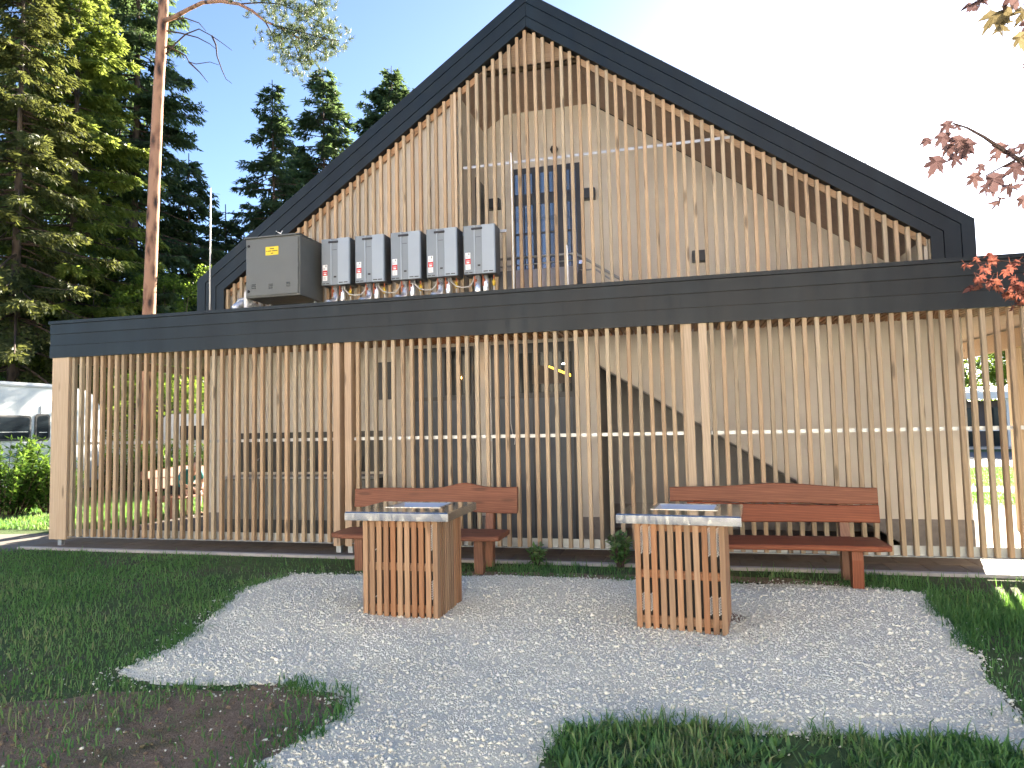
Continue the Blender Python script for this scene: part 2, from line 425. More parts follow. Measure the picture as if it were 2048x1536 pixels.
def wob(P, i0=0):
    x, y = P[:, 0], P[:, 1]; o = np.zeros(len(P))
    for i in range(14):
        d = x * np.cos(_an[i] + i0) + y * np.sin(_an[i] + i0); o += np.sin(d * _fr[i] + _ph[i, 0] + i0 * 3.1) / (1 + 0.45 * _fr[i])
    return o


def ragged(poly, amp=0.05, step=0.06):
    out = []; n = len(poly)
    for i in range(n):
        a = np.array(poly[i]); c = np.array(poly[(i + 1) % n]); m = max(1, int(np.linalg.norm(c - a) / step))
        for k in range(m): out.append(a + (c - a) * k / m)
    out = np.array(out)
    return out + np.stack([wob(out, 0.0), wob(out, 1.3)], 1) * amp


def sheet(name, poly, z, mat):
    bm = bmesh.new(); vs_ = [bm.verts.new((x, y, z)) for x, y in poly]
    es = [bm.edges.new((vs_[i], vs_[(i + 1) % len(vs_)])) for i in range(len(vs_))]
    bmesh.ops.triangle_fill(bm, edges=es, use_beauty=True)
    for f in bm.faces:
        if f.normal.z < 0: f.normal_flip()
    me = bpy.data.meshes.new(name); bm.to_mesh(me); bm.free()
    return link(name, me, mat)


GRAVEL_PX = [(600, 1148), (720, 1150), (1000, 1152), (1210, 1160), (1480, 1175), (1640, 1172), (1760, 1176), (1850, 1185), (1930, 1250), (1985, 1330), (1985, 1390), (2030, 1440), (2020, 1500), (1860, 1470), (1560, 1472), (1340, 1458), (1130, 1465), (1085, 1536)]
grav_poly = [tuple(gz(*q).xy) for q in GRAVEL_PX] + [(-0.75, 2.2), (-1.7, 2.2)] + [tuple(gz(*q).xy) for q in [(520, 1536), (640, 1465), (692, 1435), (670, 1405), (600, 1382), (480, 1365), (330, 1365), (230, 1342), (270, 1320), (330, 1292), (400, 1250), (450, 1222), (530, 1170)]]
grav_edge = ragged(grav_poly, 0.05, 0.05)
_GR = np.array(grav_edge)


def bed_h(P):
    d = np.full(len(P), 9.0)
    for i in range(0, len(_GR), 2): d = np.minimum(d, np.hypot(P[:, 0] - _GR[i, 0], P[:, 1] - _GR[i, 1]))
    f = np.clip(d / .30, 0, 1); f = f * f * (3 - 2 * f)
    return .005 + f * np.clip(.020 + .006 * wob(P * 1.7, .7) + .003 * wob(P * 5, 1.9), .004, .06)


c_ = .04; gx_, gy_ = np.meshgrid(np.arange(-5, 2.7, c_), np.arange(2.1, 7.9, c_)); gc = np.stack([gx_.ravel(), gy_.ravel()], 1)
hz = np.where(in_poly(gc, grav_edge), np.maximum(bed_h(gc), .005), -.01); ny, nx = gx_.shape
ii = np.arange(nx * ny).reshape(ny, nx); qd = np.stack([ii[:-1, :-1], ii[:-1, 1:], ii[1:, 1:], ii[1:, :-1]], -1).reshape(-1, 4)
qd = qd[(hz[qd] > 0).sum(1) >= 2]
struct(link('gravel_bed', raw_mesh('gravel_bed', np.column_stack([gc, hz]), qd.ravel(), np.arange(0, qd.size, 4)), GRAV, smooth=True))
soil_poly = [(-4.9, 3.55), (-4.1, 3.85), (-3.4, 4.1), (-2.2, 4.3), (-1.7, 3.9), (-1.8, 3.2), (-1.9, 2.0), (-4.2, 2.0), (-5.4, 3.6)]
soil_edge = ragged(soil_poly, 0.14, 0.08)
struct(sheet('bare_soil', soil_edge, 0.004, SOIL))
struct(sheet('soil_strip', ragged([(-3.2, 7.45), (-1, 7.45), (1.0, 7.5), (1.6, 7.6), (1.6, 7.85), (0.6, 7.8), (-3, 7.8)], 0.06), 0.004, SOIL))

# stones of the gravel bed
def stones(name, P, size, z, mat, bias=0.0):
    N = len(P)
    base = np.array([(1, 0, 0), (-.5, .86, 0), (-.5, -.86, 0), (.3, .2, .8), (-.45, .1, .55), (0, 0, -.7)], float)
    faces = np.array([(0, 1, 3), (1, 4, 3), (1, 2, 4), (2, 0, 3), (2, 3, 4), (0, 5, 1), (1, 5, 2), (2, 5, 0)])
    V = base[None] * rng.uniform(0.65, 1.3, (N, 6, 1)) + rng.normal(0, 0.12, (N, 6, 3))
    V *= np.stack([np.ones(N), rng.uniform(.6, 1, N), rng.uniform(.5, .9, N)], 1)[:, None]
    a = rng.uniform(0, 6.28, N); t = rng.normal(0, 0.5, N)
    c, s_ = np.cos(t)[:, None], np.sin(t)[:, None]
    V = np.stack([V[..., 0] * c - V[..., 2] * s_, V[..., 1], V[..., 0] * s_ + V[..., 2] * c], -1)
    c, s_ = np.cos(a)[:, None], np.sin(a)[:, None]
    V = np.stack([V[..., 0] * c - V[..., 1] * s_, V[..., 0] * s_ + V[..., 1] * c, V[..., 2]], -1)
    V = V * size[:, None, None]
    V[..., 0] += P[:, 0:1]; V[..., 1] += P[:, 1:2]; V[..., 2] += (z + size * 0.25)[:, None]
    Fc = (faces[None] + (np.arange(N) * 6)[:, None, None]).reshape(-1)
    col = np.repeat(np.clip(rng.beta(3, 2, N) + bias, 0, 1), 8)
    me = raw_mesh(name, V.reshape(-1, 3), Fc, np.arange(0, len(Fc), 3), col)
    return link(name, me, mat)


P = rng.uniform((-4.9, 2.3), (2.6, 7.8), (260000, 2)); d = np.hypot(P[:, 0], P[:, 1])
P = P[in_poly(P + np.stack([wob(P, 2.2), wob(P, 4.2)], 1) * 0.02, grav_edge) & (rng.uniform(0, 1, len(P)) < np.clip(0.90 - 0.080 * d, 0.21, 0.66))]
sz = np.clip(rng.lognormal(math.log(0.0074), 0.50, len(P)), 0.0036, 0.026)
stuff(stones('gravel', P, sz, bed_h(P) - .001, GRAVS))
# strays: stones thrown over the edge, and darker mixed stones at the foot of one table
Q = grav_edge[rng.integers(0, len(grav_edge), 2600)] + rng.normal(0, 0.09, (2600, 2))
Q = np.concatenate([Q, rng.uniform((-5.2, 2.4), (-2.0, 4.2), (260, 2))])
stuff(stones('stray_gravel', Q, np.clip(rng.lognormal(math.log(0.008), 0.4, len(Q)), 0.004, 0.02), np.full(len(Q), 0.004), GRAVS, -0.05))
a = np.concatenate([rng.normal(-1.35, .55, 700), rng.normal(-.25, .35, 350), rng.normal(-2.6, .3, 200)]); r = 0.44 + np.abs(rng.normal(0, 0.12, len(a)))
Q = np.stack([0.02 + r * np.cos(a) * 1.05, 6.03 + r * np.sin(a)], 1)
stuff(stones('mixed_gravel', Q, np.clip(rng.lognormal(math.log(0.012), 0.35, len(Q)), 0.006, 0.024), np.full(len(Q), 0.018), GRAVS, -0.30))
struct(sheet('soil_patch', ragged([(0.36, 5.75), (0.50, 6.0), (0.52, 6.35), (0.3, 6.5), (0.3, 6.0)], 0.05, 0.05), 0.0165, SOIL))

# ------------------------------------------------------------------ paving
pav = struct(MB().box(-9.75, 12, 8.37, 13.9, -0.1, 0.020).obj('paving', JOINT))
px_, gap = 0.40, 0.007
pm = MB().cbox(0.004, px_ - 0.004, 0.004, px_ - 0.004, -0.01, 0.030, 0.004).mesh('paver')
for iy in range(4):
    for ix in range(37):
        x = -9.75 + ix * px_ + (0.2 if iy % 2 else 0.0)
        link('paver', pm, PAVER, pav, (x, 8.375 + iy * px_, 0.0))
k = NT('small_block_paving'); bt = k.n('ShaderNodeTexBrick'); k.l(k.mapping(k.pos(), (2.5, 2.5, 2.5)), bt.inputs['Vector'])
bt.inputs['Color1'].default_value = (0.125, 0.10, 0.077, 1); bt.inputs['Color2'].default_value = (0.105, 0.085, 0.068, 1); bt.inputs['Mortar'].default_value = (0.13, 0.11, 0.09, 1)
bt.inputs['Scale'].default_value = 1.0; bt.inputs['Mortar Size'].default_value = 0.012; bt.inputs['Brick Width'].default_value = 0.5; bt.inputs['Row Height'].default_value = 0.5
k.l(bt.outputs[0], k.b.inputs['Base Color']); k.setv(Roughness=0.9); PAVT = k.m
b = MB(); b.box(-9.75, -7.6, 9.98, 13.9, 0.0, 0.030); b.box(3.6, 12, 9.98, 13.9, 0.0, 0.030); b.obj('block_field', PAVT, pav)
kerb = struct(MB().cbox(-9.85, 5.8, 8.27, 8.366, -0.1, 0.036, 0.008).obj('kerb', CONC))
struct(sheet('path', [(-9.75, 8.1), (-9.75, 9.9), (-11.2, 9.55), (-14, 8.9), (-22, 8.2), (-22, 6.9), (-13, 7.5)], 0.006, plain('grey_path_gravel', (0.17, 0.15, 0.128), 0.92, 0, 25, 0.2, 0.3, 90)))
struct(sheet('garden_path', [(5.2, 13.9), (12, 13.9), (30, 15.5), (30, 19.0), (8.0, 18.8), (6.9, 19.0), (6.0, 17.35), (30, 17.0), (30, 16.9), (7, 17.2)][:2] + [(14, 15.6), (14, 16.0), (9, 15.2), (5.3, 14.3)], 0.006, PAVT))
struct(sheet('lawn_path', [(5.5, 17.4), (26, 17.8), (26, 19.0), (6.5, 18.9)], 0.006, plain('pale_path', (0.13, 0.105, 0.08), 0.9, 0, 20, 0.12)))
struct(sheet('road', [(6, 26), (40, 24.6), (60, 36), (10, 37)], 0.006, ASPH))

# ------------------------------------------------------------------ gabled building
XA, M_, ZI, ZO, YG = -2.023, 0.69969, 7.7248, 8.2564, 9.636
XEL, XER = -7.732, 3.737
def zin(x): return ZI - M_ * abs(x - XA)
bld = thing('gabled_building', 'tall gabled building with dark metal roof edge, slatted timber gable and recessed balcony', 'building', (XA, 9.7, 0))


def rake(sg, d0, d1):
    xe = (XER if sg > 0 else XEL)
    def pts(dd):
        x = xe - sg * dd * 0.94; return x, ZO - dd - M_ * abs(x - XA)
    x0, z0 = pts(d0); x1, z1 = pts(d1)
    g = 0.0025 * sg
    return [(XA + g, ZO - d0), (x0, z0), (x0, 3.0), (x1, 3.0), (x1, z1), (XA + g, ZO - d1)]


for sg in (-1, 1):
    for i, (d0, d1) in enumerate(((0.0, 0.163), (0.170, 0.372), (0.379, 0.5316))):
        MB().prism_xz(rake(sg, d0, d1), YG - 0.075 + 0.010 * i, YG - 0.02).obj('fascia_board', DARK, bld)
    MB().prism_xz(rake(sg, 0.01, 0.525), YG - 0.0195, YG + 0.10).obj('barge_backing', DARKS, bld)
    # roof slab
    xe = XER if sg > 0 else XEL
    poly = [(XA, ZO - 0.01), (xe, ZO - 0.01 - M_ * abs(xe - XA)), (xe, ZO - 0.30 - M_ * abs(xe - XA)), (XA, ZO - 0.30)]
    rf = MB().prism_xz(poly, YG + 0.101, 17.5).obj('roof', DARKS, bld)
    MB().box(xe - 0.12 * (sg > 0), xe + 0.12 * (sg < 0), YG + 0.101, 17.45, 3.03, ZO - 0.31 - M_ * abs(xe - XA)).obj('side_cladding', DARKS, bld)
    # snow guards along the rake
    for j in range(1, 7):
        x = XA + sg * (0.25 + j * 0.86)
        z = ZO - M_ * abs(x - XA)
        MB().box(x - 0.012, x + 0.012, YG - 0.03, YG + 0.03, z - 0.01, z + 0.028).obj('snow_guard', DARKS, bld)
    # soffit lining of the loggia slopes
    xs = XA + sg * 0.75; xl = XA + sg * 5.24
    poly = [(xs, zin(xs)), (xl, zin(xl)), (xl, zin(xl) + 0.05), (xs, zin(xs) + 0.05)]
    MB().prism_xz(poly, YG + 0.102, 11.2).obj('soffit_lining', SOFFIT, bld)
    # timber verge batten behind the slats
    poly = [(XA + sg * 0.8, zin(XA + sg * 0.8) - 0.003), (xl, zin(xl) - 0.003), (xl, zin(xl) - 0.11), (XA + sg * 0.8, zin(XA + sg * 0.8) - 0.11)]
    MB().prism_xz(poly, YG + 0.064, YG + 0.10).obj('verge_batten', W_BEAM, bld)
MB().box(XA - 0.76, XA + 0.76, YG + 0.25, 11.2, 7.19, 7.24).obj('ceiling', SOFFIT, bld)
MB().prism_xz([(XA - 0.76, 7.21), (XA + 0.76, 7.21), (XA + 0.76, zin(XA + 0.76) - 0.01), (XA, ZI - 0.01), (XA - 0.76, zin(XA + 0.76) - 0.01)], YG + 0.10, YG + 0.24).obj('beam', W_BEAM, bld)
# walls
MB().prism_xz([(-7.25, 3.0), (-3.17, 3.0), (-3.17, zin(-3.17)), (-7.25, zin(-7.25))], 9.77, 9.85).obj('gable_wall', PLASTER, bld)
MB().box(-3.25, -3.17, 9.851, 11.2, 3.0, 7.0).obj('loggia_side_wall', PLASTER, bld)
MB().box(-3.169, -3.14, 10.62, 11.05, 3.35, 5.9).obj('side_door', ANTHR, bld)
MB().prism_xz([(-3.2, 3.0), (3.62, 3.0), (3.62, zin(3.62)), (XA, 7.7), (-3.2, zin(-3.2))], 11.2, 11.3).obj('loggia_back_wall', PLASTER, bld)
MB().box(3.20, 3.27, 9.74, 11.199, 3.0, 4.05).obj('loggia_side_wall', PLASTER, bld)
MB().box(-7.6, -7.5, 9.851, 17.4, 0.03, 4.2).obj('left_wall', PLASTER, bld)
MB().box(3.49, 3.57, 9.781, 17.4, 0.03, 4.2).obj('right_wall', PLASTER, bld)
MB().prism_xz([(-7.6, 0.03), (3.57, 0.03), (3.57, 4.2), (XA, 8.0), (-7.6, 4.2)], 17.4, 17.48).obj('rear_wall', PLASTER, bld)
MB().box(-7.6, -1.08, 9.7, 9.78, 0.03, 3.0).obj('front_wall', PLASTER, bld)
MB().box(-7.61, -3.93, 9.684, 9.699, 0.03, 0.40).obj('plinth', PLINTH, bld)
MB().box(-2.95, -2.72, 9.684, 9.699, 0.03, 0.40).obj('plinth', PLINTH, bld)
MB().box(-1.42, -1.07, 9.684, 9.699, 0.03, 0.40).obj('plinth', PLINTH, bld)
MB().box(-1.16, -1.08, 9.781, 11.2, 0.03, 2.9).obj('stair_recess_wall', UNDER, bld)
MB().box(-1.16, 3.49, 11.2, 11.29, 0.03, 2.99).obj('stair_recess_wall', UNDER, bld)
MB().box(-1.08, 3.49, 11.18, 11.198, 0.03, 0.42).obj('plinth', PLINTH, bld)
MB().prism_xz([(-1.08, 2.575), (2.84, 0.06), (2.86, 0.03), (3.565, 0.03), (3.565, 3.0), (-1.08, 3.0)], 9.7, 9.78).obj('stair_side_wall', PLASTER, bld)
MB().prism_xz([(2.265, 0.42), (2.83, 0.058), (2.85, 0.032), (3.57, 0.032), (3.57, 0.42)], 9.684, 9.699).obj('plinth', PLINTH, bld)
# landing, stair and handrail
MB().box(-3.16, -1.45, 9.86, 11.19, 3.08, 3.34).obj('landing', CONC, bld)
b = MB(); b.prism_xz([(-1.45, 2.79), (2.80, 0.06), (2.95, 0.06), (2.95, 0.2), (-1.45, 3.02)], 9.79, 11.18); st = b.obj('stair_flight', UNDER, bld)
for i in range(16):
    x = -1.45 + i * 0.265; z = 3.34 - (i + 1) * 0.178
    MB().box(x, x + 0.29, 9.80, 11.17, z - 0.05, z).obj('step', CONC, st)
hr = [(-2.75, 9.9, 4.28), (-1.40, 9.9, 4.28), (0.2, 9.9, 3.20), (1.6, 9.9, 2.28)]
MB().tube(hr, 0.021, 8).obj('handrail', GALV, bld, smooth=True)
MB().tube([(-1.36, 9.9, 4.02), (-1.12, 9.9, 4.02), (0.2, 9.9, 3.02), (1.6, 9.9, 2.08)], 0.014, 8).obj('handrail', GALV, bld, smooth=True)
MB().tube([(-2.75, 9.9, 4.16), (-1.42, 9.9, 4.18)], 0.012, 8).obj('handrail', GALV, bld, smooth=True)
for x in (-2.74, -2.1, -1.42):
    MB().tube([(x, 9.9, 3.34), (x, 9.9, 4.27)], 0.017, 8).obj('rail_post', GALV, bld)
MB().box(-2.72, -2.13, 9.93, 9.935, 3.42, 4.10).obj('balustrade_panel', plain('balustrade_glass', (0.20, 0.21, 0.24), 0.15), bld)
MB().box(-2.08, -1.44, 9.93, 9.935, 3.42, 4.10).obj('balustrade_panel', plain('balustrade_glass_pale', (0.25, 0.26, 0.29), 0.15), bld)
# upper door with glazed fanlights
b = MB(); b.box(-2.66, -1.47, 11.13, 11.197, 3.34, 6.16); ud = b.obj('door', ANTHR, bld)
cols = [(-2.60, -2.30), (-2.16, -1.86), (-1.74, -1.55)]
for x0, x1 in cols:
    for z0, z1 in ((5.70, 6.05), (5.02, 5.50), (4.25, 4.98)):
        for a0, a1 in ((x0, (x0 + x1) / 2 - 0.012), ((x0 + x1) / 2 + 0.012, x1)):
            MB().box(a0, a1, 11.122, 11.129, z0, z1).obj('pane', MIRR, ud)
        MB().box((x0 + x1) / 2 - 0.011, (x0 + x1) / 2 + 0.011, 11.108, 11.121, z0, z1).obj('glazing_bar', ANTHR, ud)
MB().box(-1.52, -1.46, 11.06, 11.12, 4.40, 4.46).obj('door_handle', STEEL, ud)
for x, z in ((-2.985, 5.58), (-1.33, 5.59), (0.42, 4.385)):
    l_ = MB().cbox(x - 0.11, x + 0.11, 11.06, 11.195, z - 0.09, z + 0.09, 0.008).obj('wall_lamp', ANTHR, bld)
MB().lathe([(0.05, -0.05), (0.07, 0.0), (0.05, 0.05)], (-1.90, 11.1, 6.42), 12).obj('motion_sensor', BLACK, bld)
# lower doors
b = MB(); b.box(-3.92, -2.96, 9.64, 9.699, 0.04, 2.93); d1 = b.obj('door', ANTHR, bld)
MB().box(-3.88, -3.45, 9.628, 9.639, 0.10, 2.12).obj('door_leaf', DOORP, d1); MB().box(-3.43, -3.00, 9.628, 9.639, 0.10, 2.12).obj('door_leaf', DOORP, d1)
b = MB(); b.box(-2.68, -1.43, 9.64, 9.699, 0.04, 2.93); d2 = b.obj('door', ANTHR, bld)
MB().box(-2.64, -2.06, 9.628, 9.639, 0.10, 2.12).obj('door_leaf', DOORP, d2); MB().box(-2.04, -1.47, 9.628, 9.639, 0.10, 2.12).obj('door_leaf', DOORP, d2)
MB().box(-2.64, -2.28, 9.628, 9.639, 2.16, 2.88).obj('door_panel', DOORP, d2)
MB().box(-3.84, -3.42, 9.628, 9.639, 2.18, 2.86).obj('door_panel', DOORP, d1)


def lit_window(par, x0, x1, z0, z1):       # lit bar seen through the glass: a shallow box behind the door plane
    b = MB()
    b.box(x0, x1, 9.60, 9.606, z0, z1); b.obj('pane', GLASS, par)


lit_window(d1, -3.39, -3.0, 2.2, 2.86); lit_window(d2, -2.24, -1.47, 2.2, 2.78)
for x, z in ((-3.15, 2.46), (-3.03, 2.60)):
    MB().lathe([(0.006, -0.03), (0.022, -0.015), (0.022, 0.01), (0.008, 0.03)], (x, 9.585, z), 10).obj('lamp_bulb', BULB, d1)
MB().prism_xz([(-1.86, 2.61), (-1.48, 2.45), (-1.48, 2.41), (-1.86, 2.585)], 9.592, 9.599).obj('cove_light', COVE, d2)
MB().prism_xz([(-2.05, 2.60), (-1.86, 2.585), (-1.48, 2.41), (-1.48, 2.32), (-2.05, 2.32)], 9.594, 9.598).obj('lit_bar_front', plain('brown_bar_front', (0.05, 0.033, 0.02), 0.5), d2)
for x, z in ((-1.70, 2.66), (-1.58, 2.60)):
    MB().box(x - 0.022, x + 0.022, 9.588, 9.598, z - 0.007, z + 0.007).obj('downlight', SPOT, d2)
MB().box(-4.52, -4.27, 9.66, 9.699, 2.17, 2.75).obj('window', ANTHR, bld)
MB().tube([(-2.70, 9.66, 1.5), (-2.70, 9.66, 2.98)], 0.012, 8).obj('downpipe', WHITEP, bld)
MB().tube([(-2.36, 9.5, 2.98), (-2.36, 9.5, 1.75), (-2.34, 9.5, 1.62), (-2.30, 9.5, 1.52), (-2.31, 9.5, 1.45)], 0.007, 6).obj('pull_cord', WHITEP, bld)

# slats: one shared unit-high mesh, one object each
sw, sdp = 0.050, 0.060
def slat_mesh(name, w_, d_, c=0.005):
    pts = [(-w_ / 2 + c, 0), (w_ / 2 - c, 0), (w_ / 2, c), (w_ / 2, d_), (-w_ / 2, d_), (-w_ / 2, c)]
    return MB().prism_xy(pts, 0, 1).mesh(name)


SM = slat_mesh('slat', sw, sdp)
SP = 0.1325927


def slat(par, x, y, z0, z1):
    o = link('slat', SM, W_SLAT, par, (x + random.uniform(-.0015, .0015), y, z0)); o.scale = (1, 1, z1 - z0)
    o.rotation_euler = (random.gauss(0, .0008), random.gauss(0, .0012), random.gauss(0, .02)); return o


j = -34
while True:
    x = -3.1322 + SP * j + sw / 2; j += 1
    if x > 3.27: break
    if x < -7.22: continue
    zt = min(zin(x - sw / 2), zin(x + sw / 2)) + 0.01
    if zt < 3.4: continue
    slat(bld, x, YG, 3.02, zt)
MB().box(-3.21, -3.17, YG + 0.005, YG + 0.06, 3.02, zin(-3.2) - 0.01).obj('joint_post', W_POST, bld)
MB().box(-3.12, 0.86, YG + 0.063, YG + 0.069, 5.682, 5.722).obj('slat_rail', ALU, bld)
MB().tube([(-6.28, 9.60, 5.08), (-6.25, 9.58, 4.96), (-6.17, 9.58, 4.92), (-6.12, 9.60, 5.0), (-6.13, 9.61, 5.10)], 0.012, 6).obj('cable', WHITEP, bld)
MB().cbox(-6.32, -6.24, 9.58, 9.635, 5.02, 5.12, 0.01).obj('junction_box', WHITEP, bld)

# ------------------------------------------------------------------ porch with slatted screen
YF = 8.5
por = thing('slatted_porch', 'long flat roofed porch with dark metal fascia over a screen of upright larch slats', 'porch', (-2.3, 8.5, 0))
zb = [3.5036, 3.452, 3.292, 3.115, 2.925]
MB().box(-9.535, 12, YF - 0.062, YF + 0.0, zb[1] + 0.004, zb[0]).obj('coping', DARK, por)
for i in range(3):
    MB().box(-9.515, 12, YF - 0.045 + 0.007 * (i % 2), YF + 0.0, zb[i + 2] + (0.006 if i < 2 else 0), zb[i + 1] - 0.004).obj('fascia_board', DARK, por)
MB().box(-9.51, 12, YF - 0.03, YF + 0.003, zb[4] + 0.004, zb[0] - 0.006).obj('fascia_backing', DARKS, por)
MB().box(-9.51, 12, YF + 0.0035, YG - 0.105, 3.05, 3.45).obj('roof', DARKS, por)
MB().box(-9.51, -7.74, YG - 0.104, 14.0, 3.05, 3.45).obj('roof', DARKS, por)
MB().box(3.742, 12, YG - 0.104, 14.0, 3.05, 3.45).obj('roof', DARKS, por)
MB().box(-9.51, 12, YF + 0.004, 9.69, 3.02, 3.045).obj('ceiling', SOFFIT, por)
MB().box(-9.51, -7.61, 9.7, 14.0, 3.02, 3.045).obj('ceiling', SOFFIT, por)
MB().box(3.58, 12, 9.7, 14.0, 3.02, 3.045).obj('ceiling', SOFFIT, por)
cm = MB().box(-0.024, 0.024, 0, 1.18, -0.03, 0.0).mesh('ceiling_slat')
for i in range(200):
    x = -9.35 + i * 0.0735
    if x > 5.3: break
    link('ceiling_slat', cm, W_SOFY, por, (x, YF + 0.065, 3.017))
for x0 in (-9.40, 4.86):
    MB().box(x0 - 0.06, x0 + 0.06, YF + 0.08, 13.95, 2.72 if x0 > 0 else 2.86, 2.985).obj('side_beam', W_BEAM, por)
MB().box(-9.34, -7.62, 13.8, 13.92, 2.80, 3.0).obj('side_beam', W_BEAM, por)
MB().box(4.8, 5.02, 11.40, 11.54, 0.03, 2.719).obj('post', W_POST, por)
MB().box(-9.44, -9.30, 13.70, 13.84, 0.03, 2.80).obj('post', W_POST, por)
# posts in front
def post(x0, x1, y0=8.49, y1=8.66, z0=0.125):
    MB().cbox(x0, x1, y0, y1, z0, 2.96, 0.006).obj('post', W_POST, por)
    xm = (x0 + x1) / 2
    MB().box(xm - 0.035, xm + 0.035, y0 + 0.05, y1 - 0.05, 0.02, z0 - 0.001).obj('post_foot', GALV, por)


post(-9.475, -9.16, 8.47, 8.63); post(-4.652, -4.550); post(-4.476, -4.374); post(0.097, 0.194); post(0.276, 0.374); post(4.85, 4.95); post(5.03, 5.13)
for x0, xa, xb, n_ in ((-9.128, -9.15, -4.66, 34), (-4.311, -4.37, 0.09, 34), (0.4058, 0.38, 4.84, 34)):
    for i in range(n_):
        slat(por, x0 + SP * i + sw / 2, YF, 0.170 + random.uniform(-.002, .002), 2.985)
    MB().box(xa, xb, YF + 0.063, YF + 0.069, 1.565, 1.608).obj('slat_rail', ALU, por)
    b = MB(); b.box(xa, xb, YF + 0.064, YF + 0.070, 0.164, 0.275); b.box(xa, xb, YF - 0.006, YF + 0.0635, 0.160, 0.166); b.obj('base_rail', GALV, por)
    b = MB(); b.box(xa, xb, YF + 0.063, YF + 0.11, 2.945, 2.985); b.obj('head_rail', W_SOFY, por)

# ------------------------------------------------------------------ washing-up counter in the left bay
wc = thing('wash_counter', 'grey washing-up counter with dark splashback behind the slats of the left bay', 'counter', (-5.7, 9.45, 0.03))
MB().box(-7.0, -4.39, 9.655, 9.695, 1.06, 1.69).obj('splashback', plain('dark_splashback', (0.03, 0.028, 0.026), 0.35), wc)
MB().cbox(-7.0, -4.39, 9.22, 9.654, 0.98, 1.02, 0.006).obj('worktop', GALV, wc)
for i in range(4):
    x = -6.98 + i * 0.65
    MB().cbox(x, x + 0.635, 9.26, 9.30, 0.36, 0.97, 0.004).obj('cupboard_door', plain('grey_laminate', (0.17, 0.175, 0.17), 0.5), wc)
MB().box(-6.97, -4.41, 9.301, 9.65, 0.06, 0.975).obj('carcass', plain('dark_carcass', (0.06, 0.065, 0.065), 0.7), wc)
for x in (-6.5, -5.6, -4.8):
    MB().tube([(x, 9.6, 1.02), (x, 9.6, 1.26), (x, 9.53, 1.30), (x, 9.45, 1.26)], 0.013, 8).obj('tap', STEEL, wc, smooth=True)

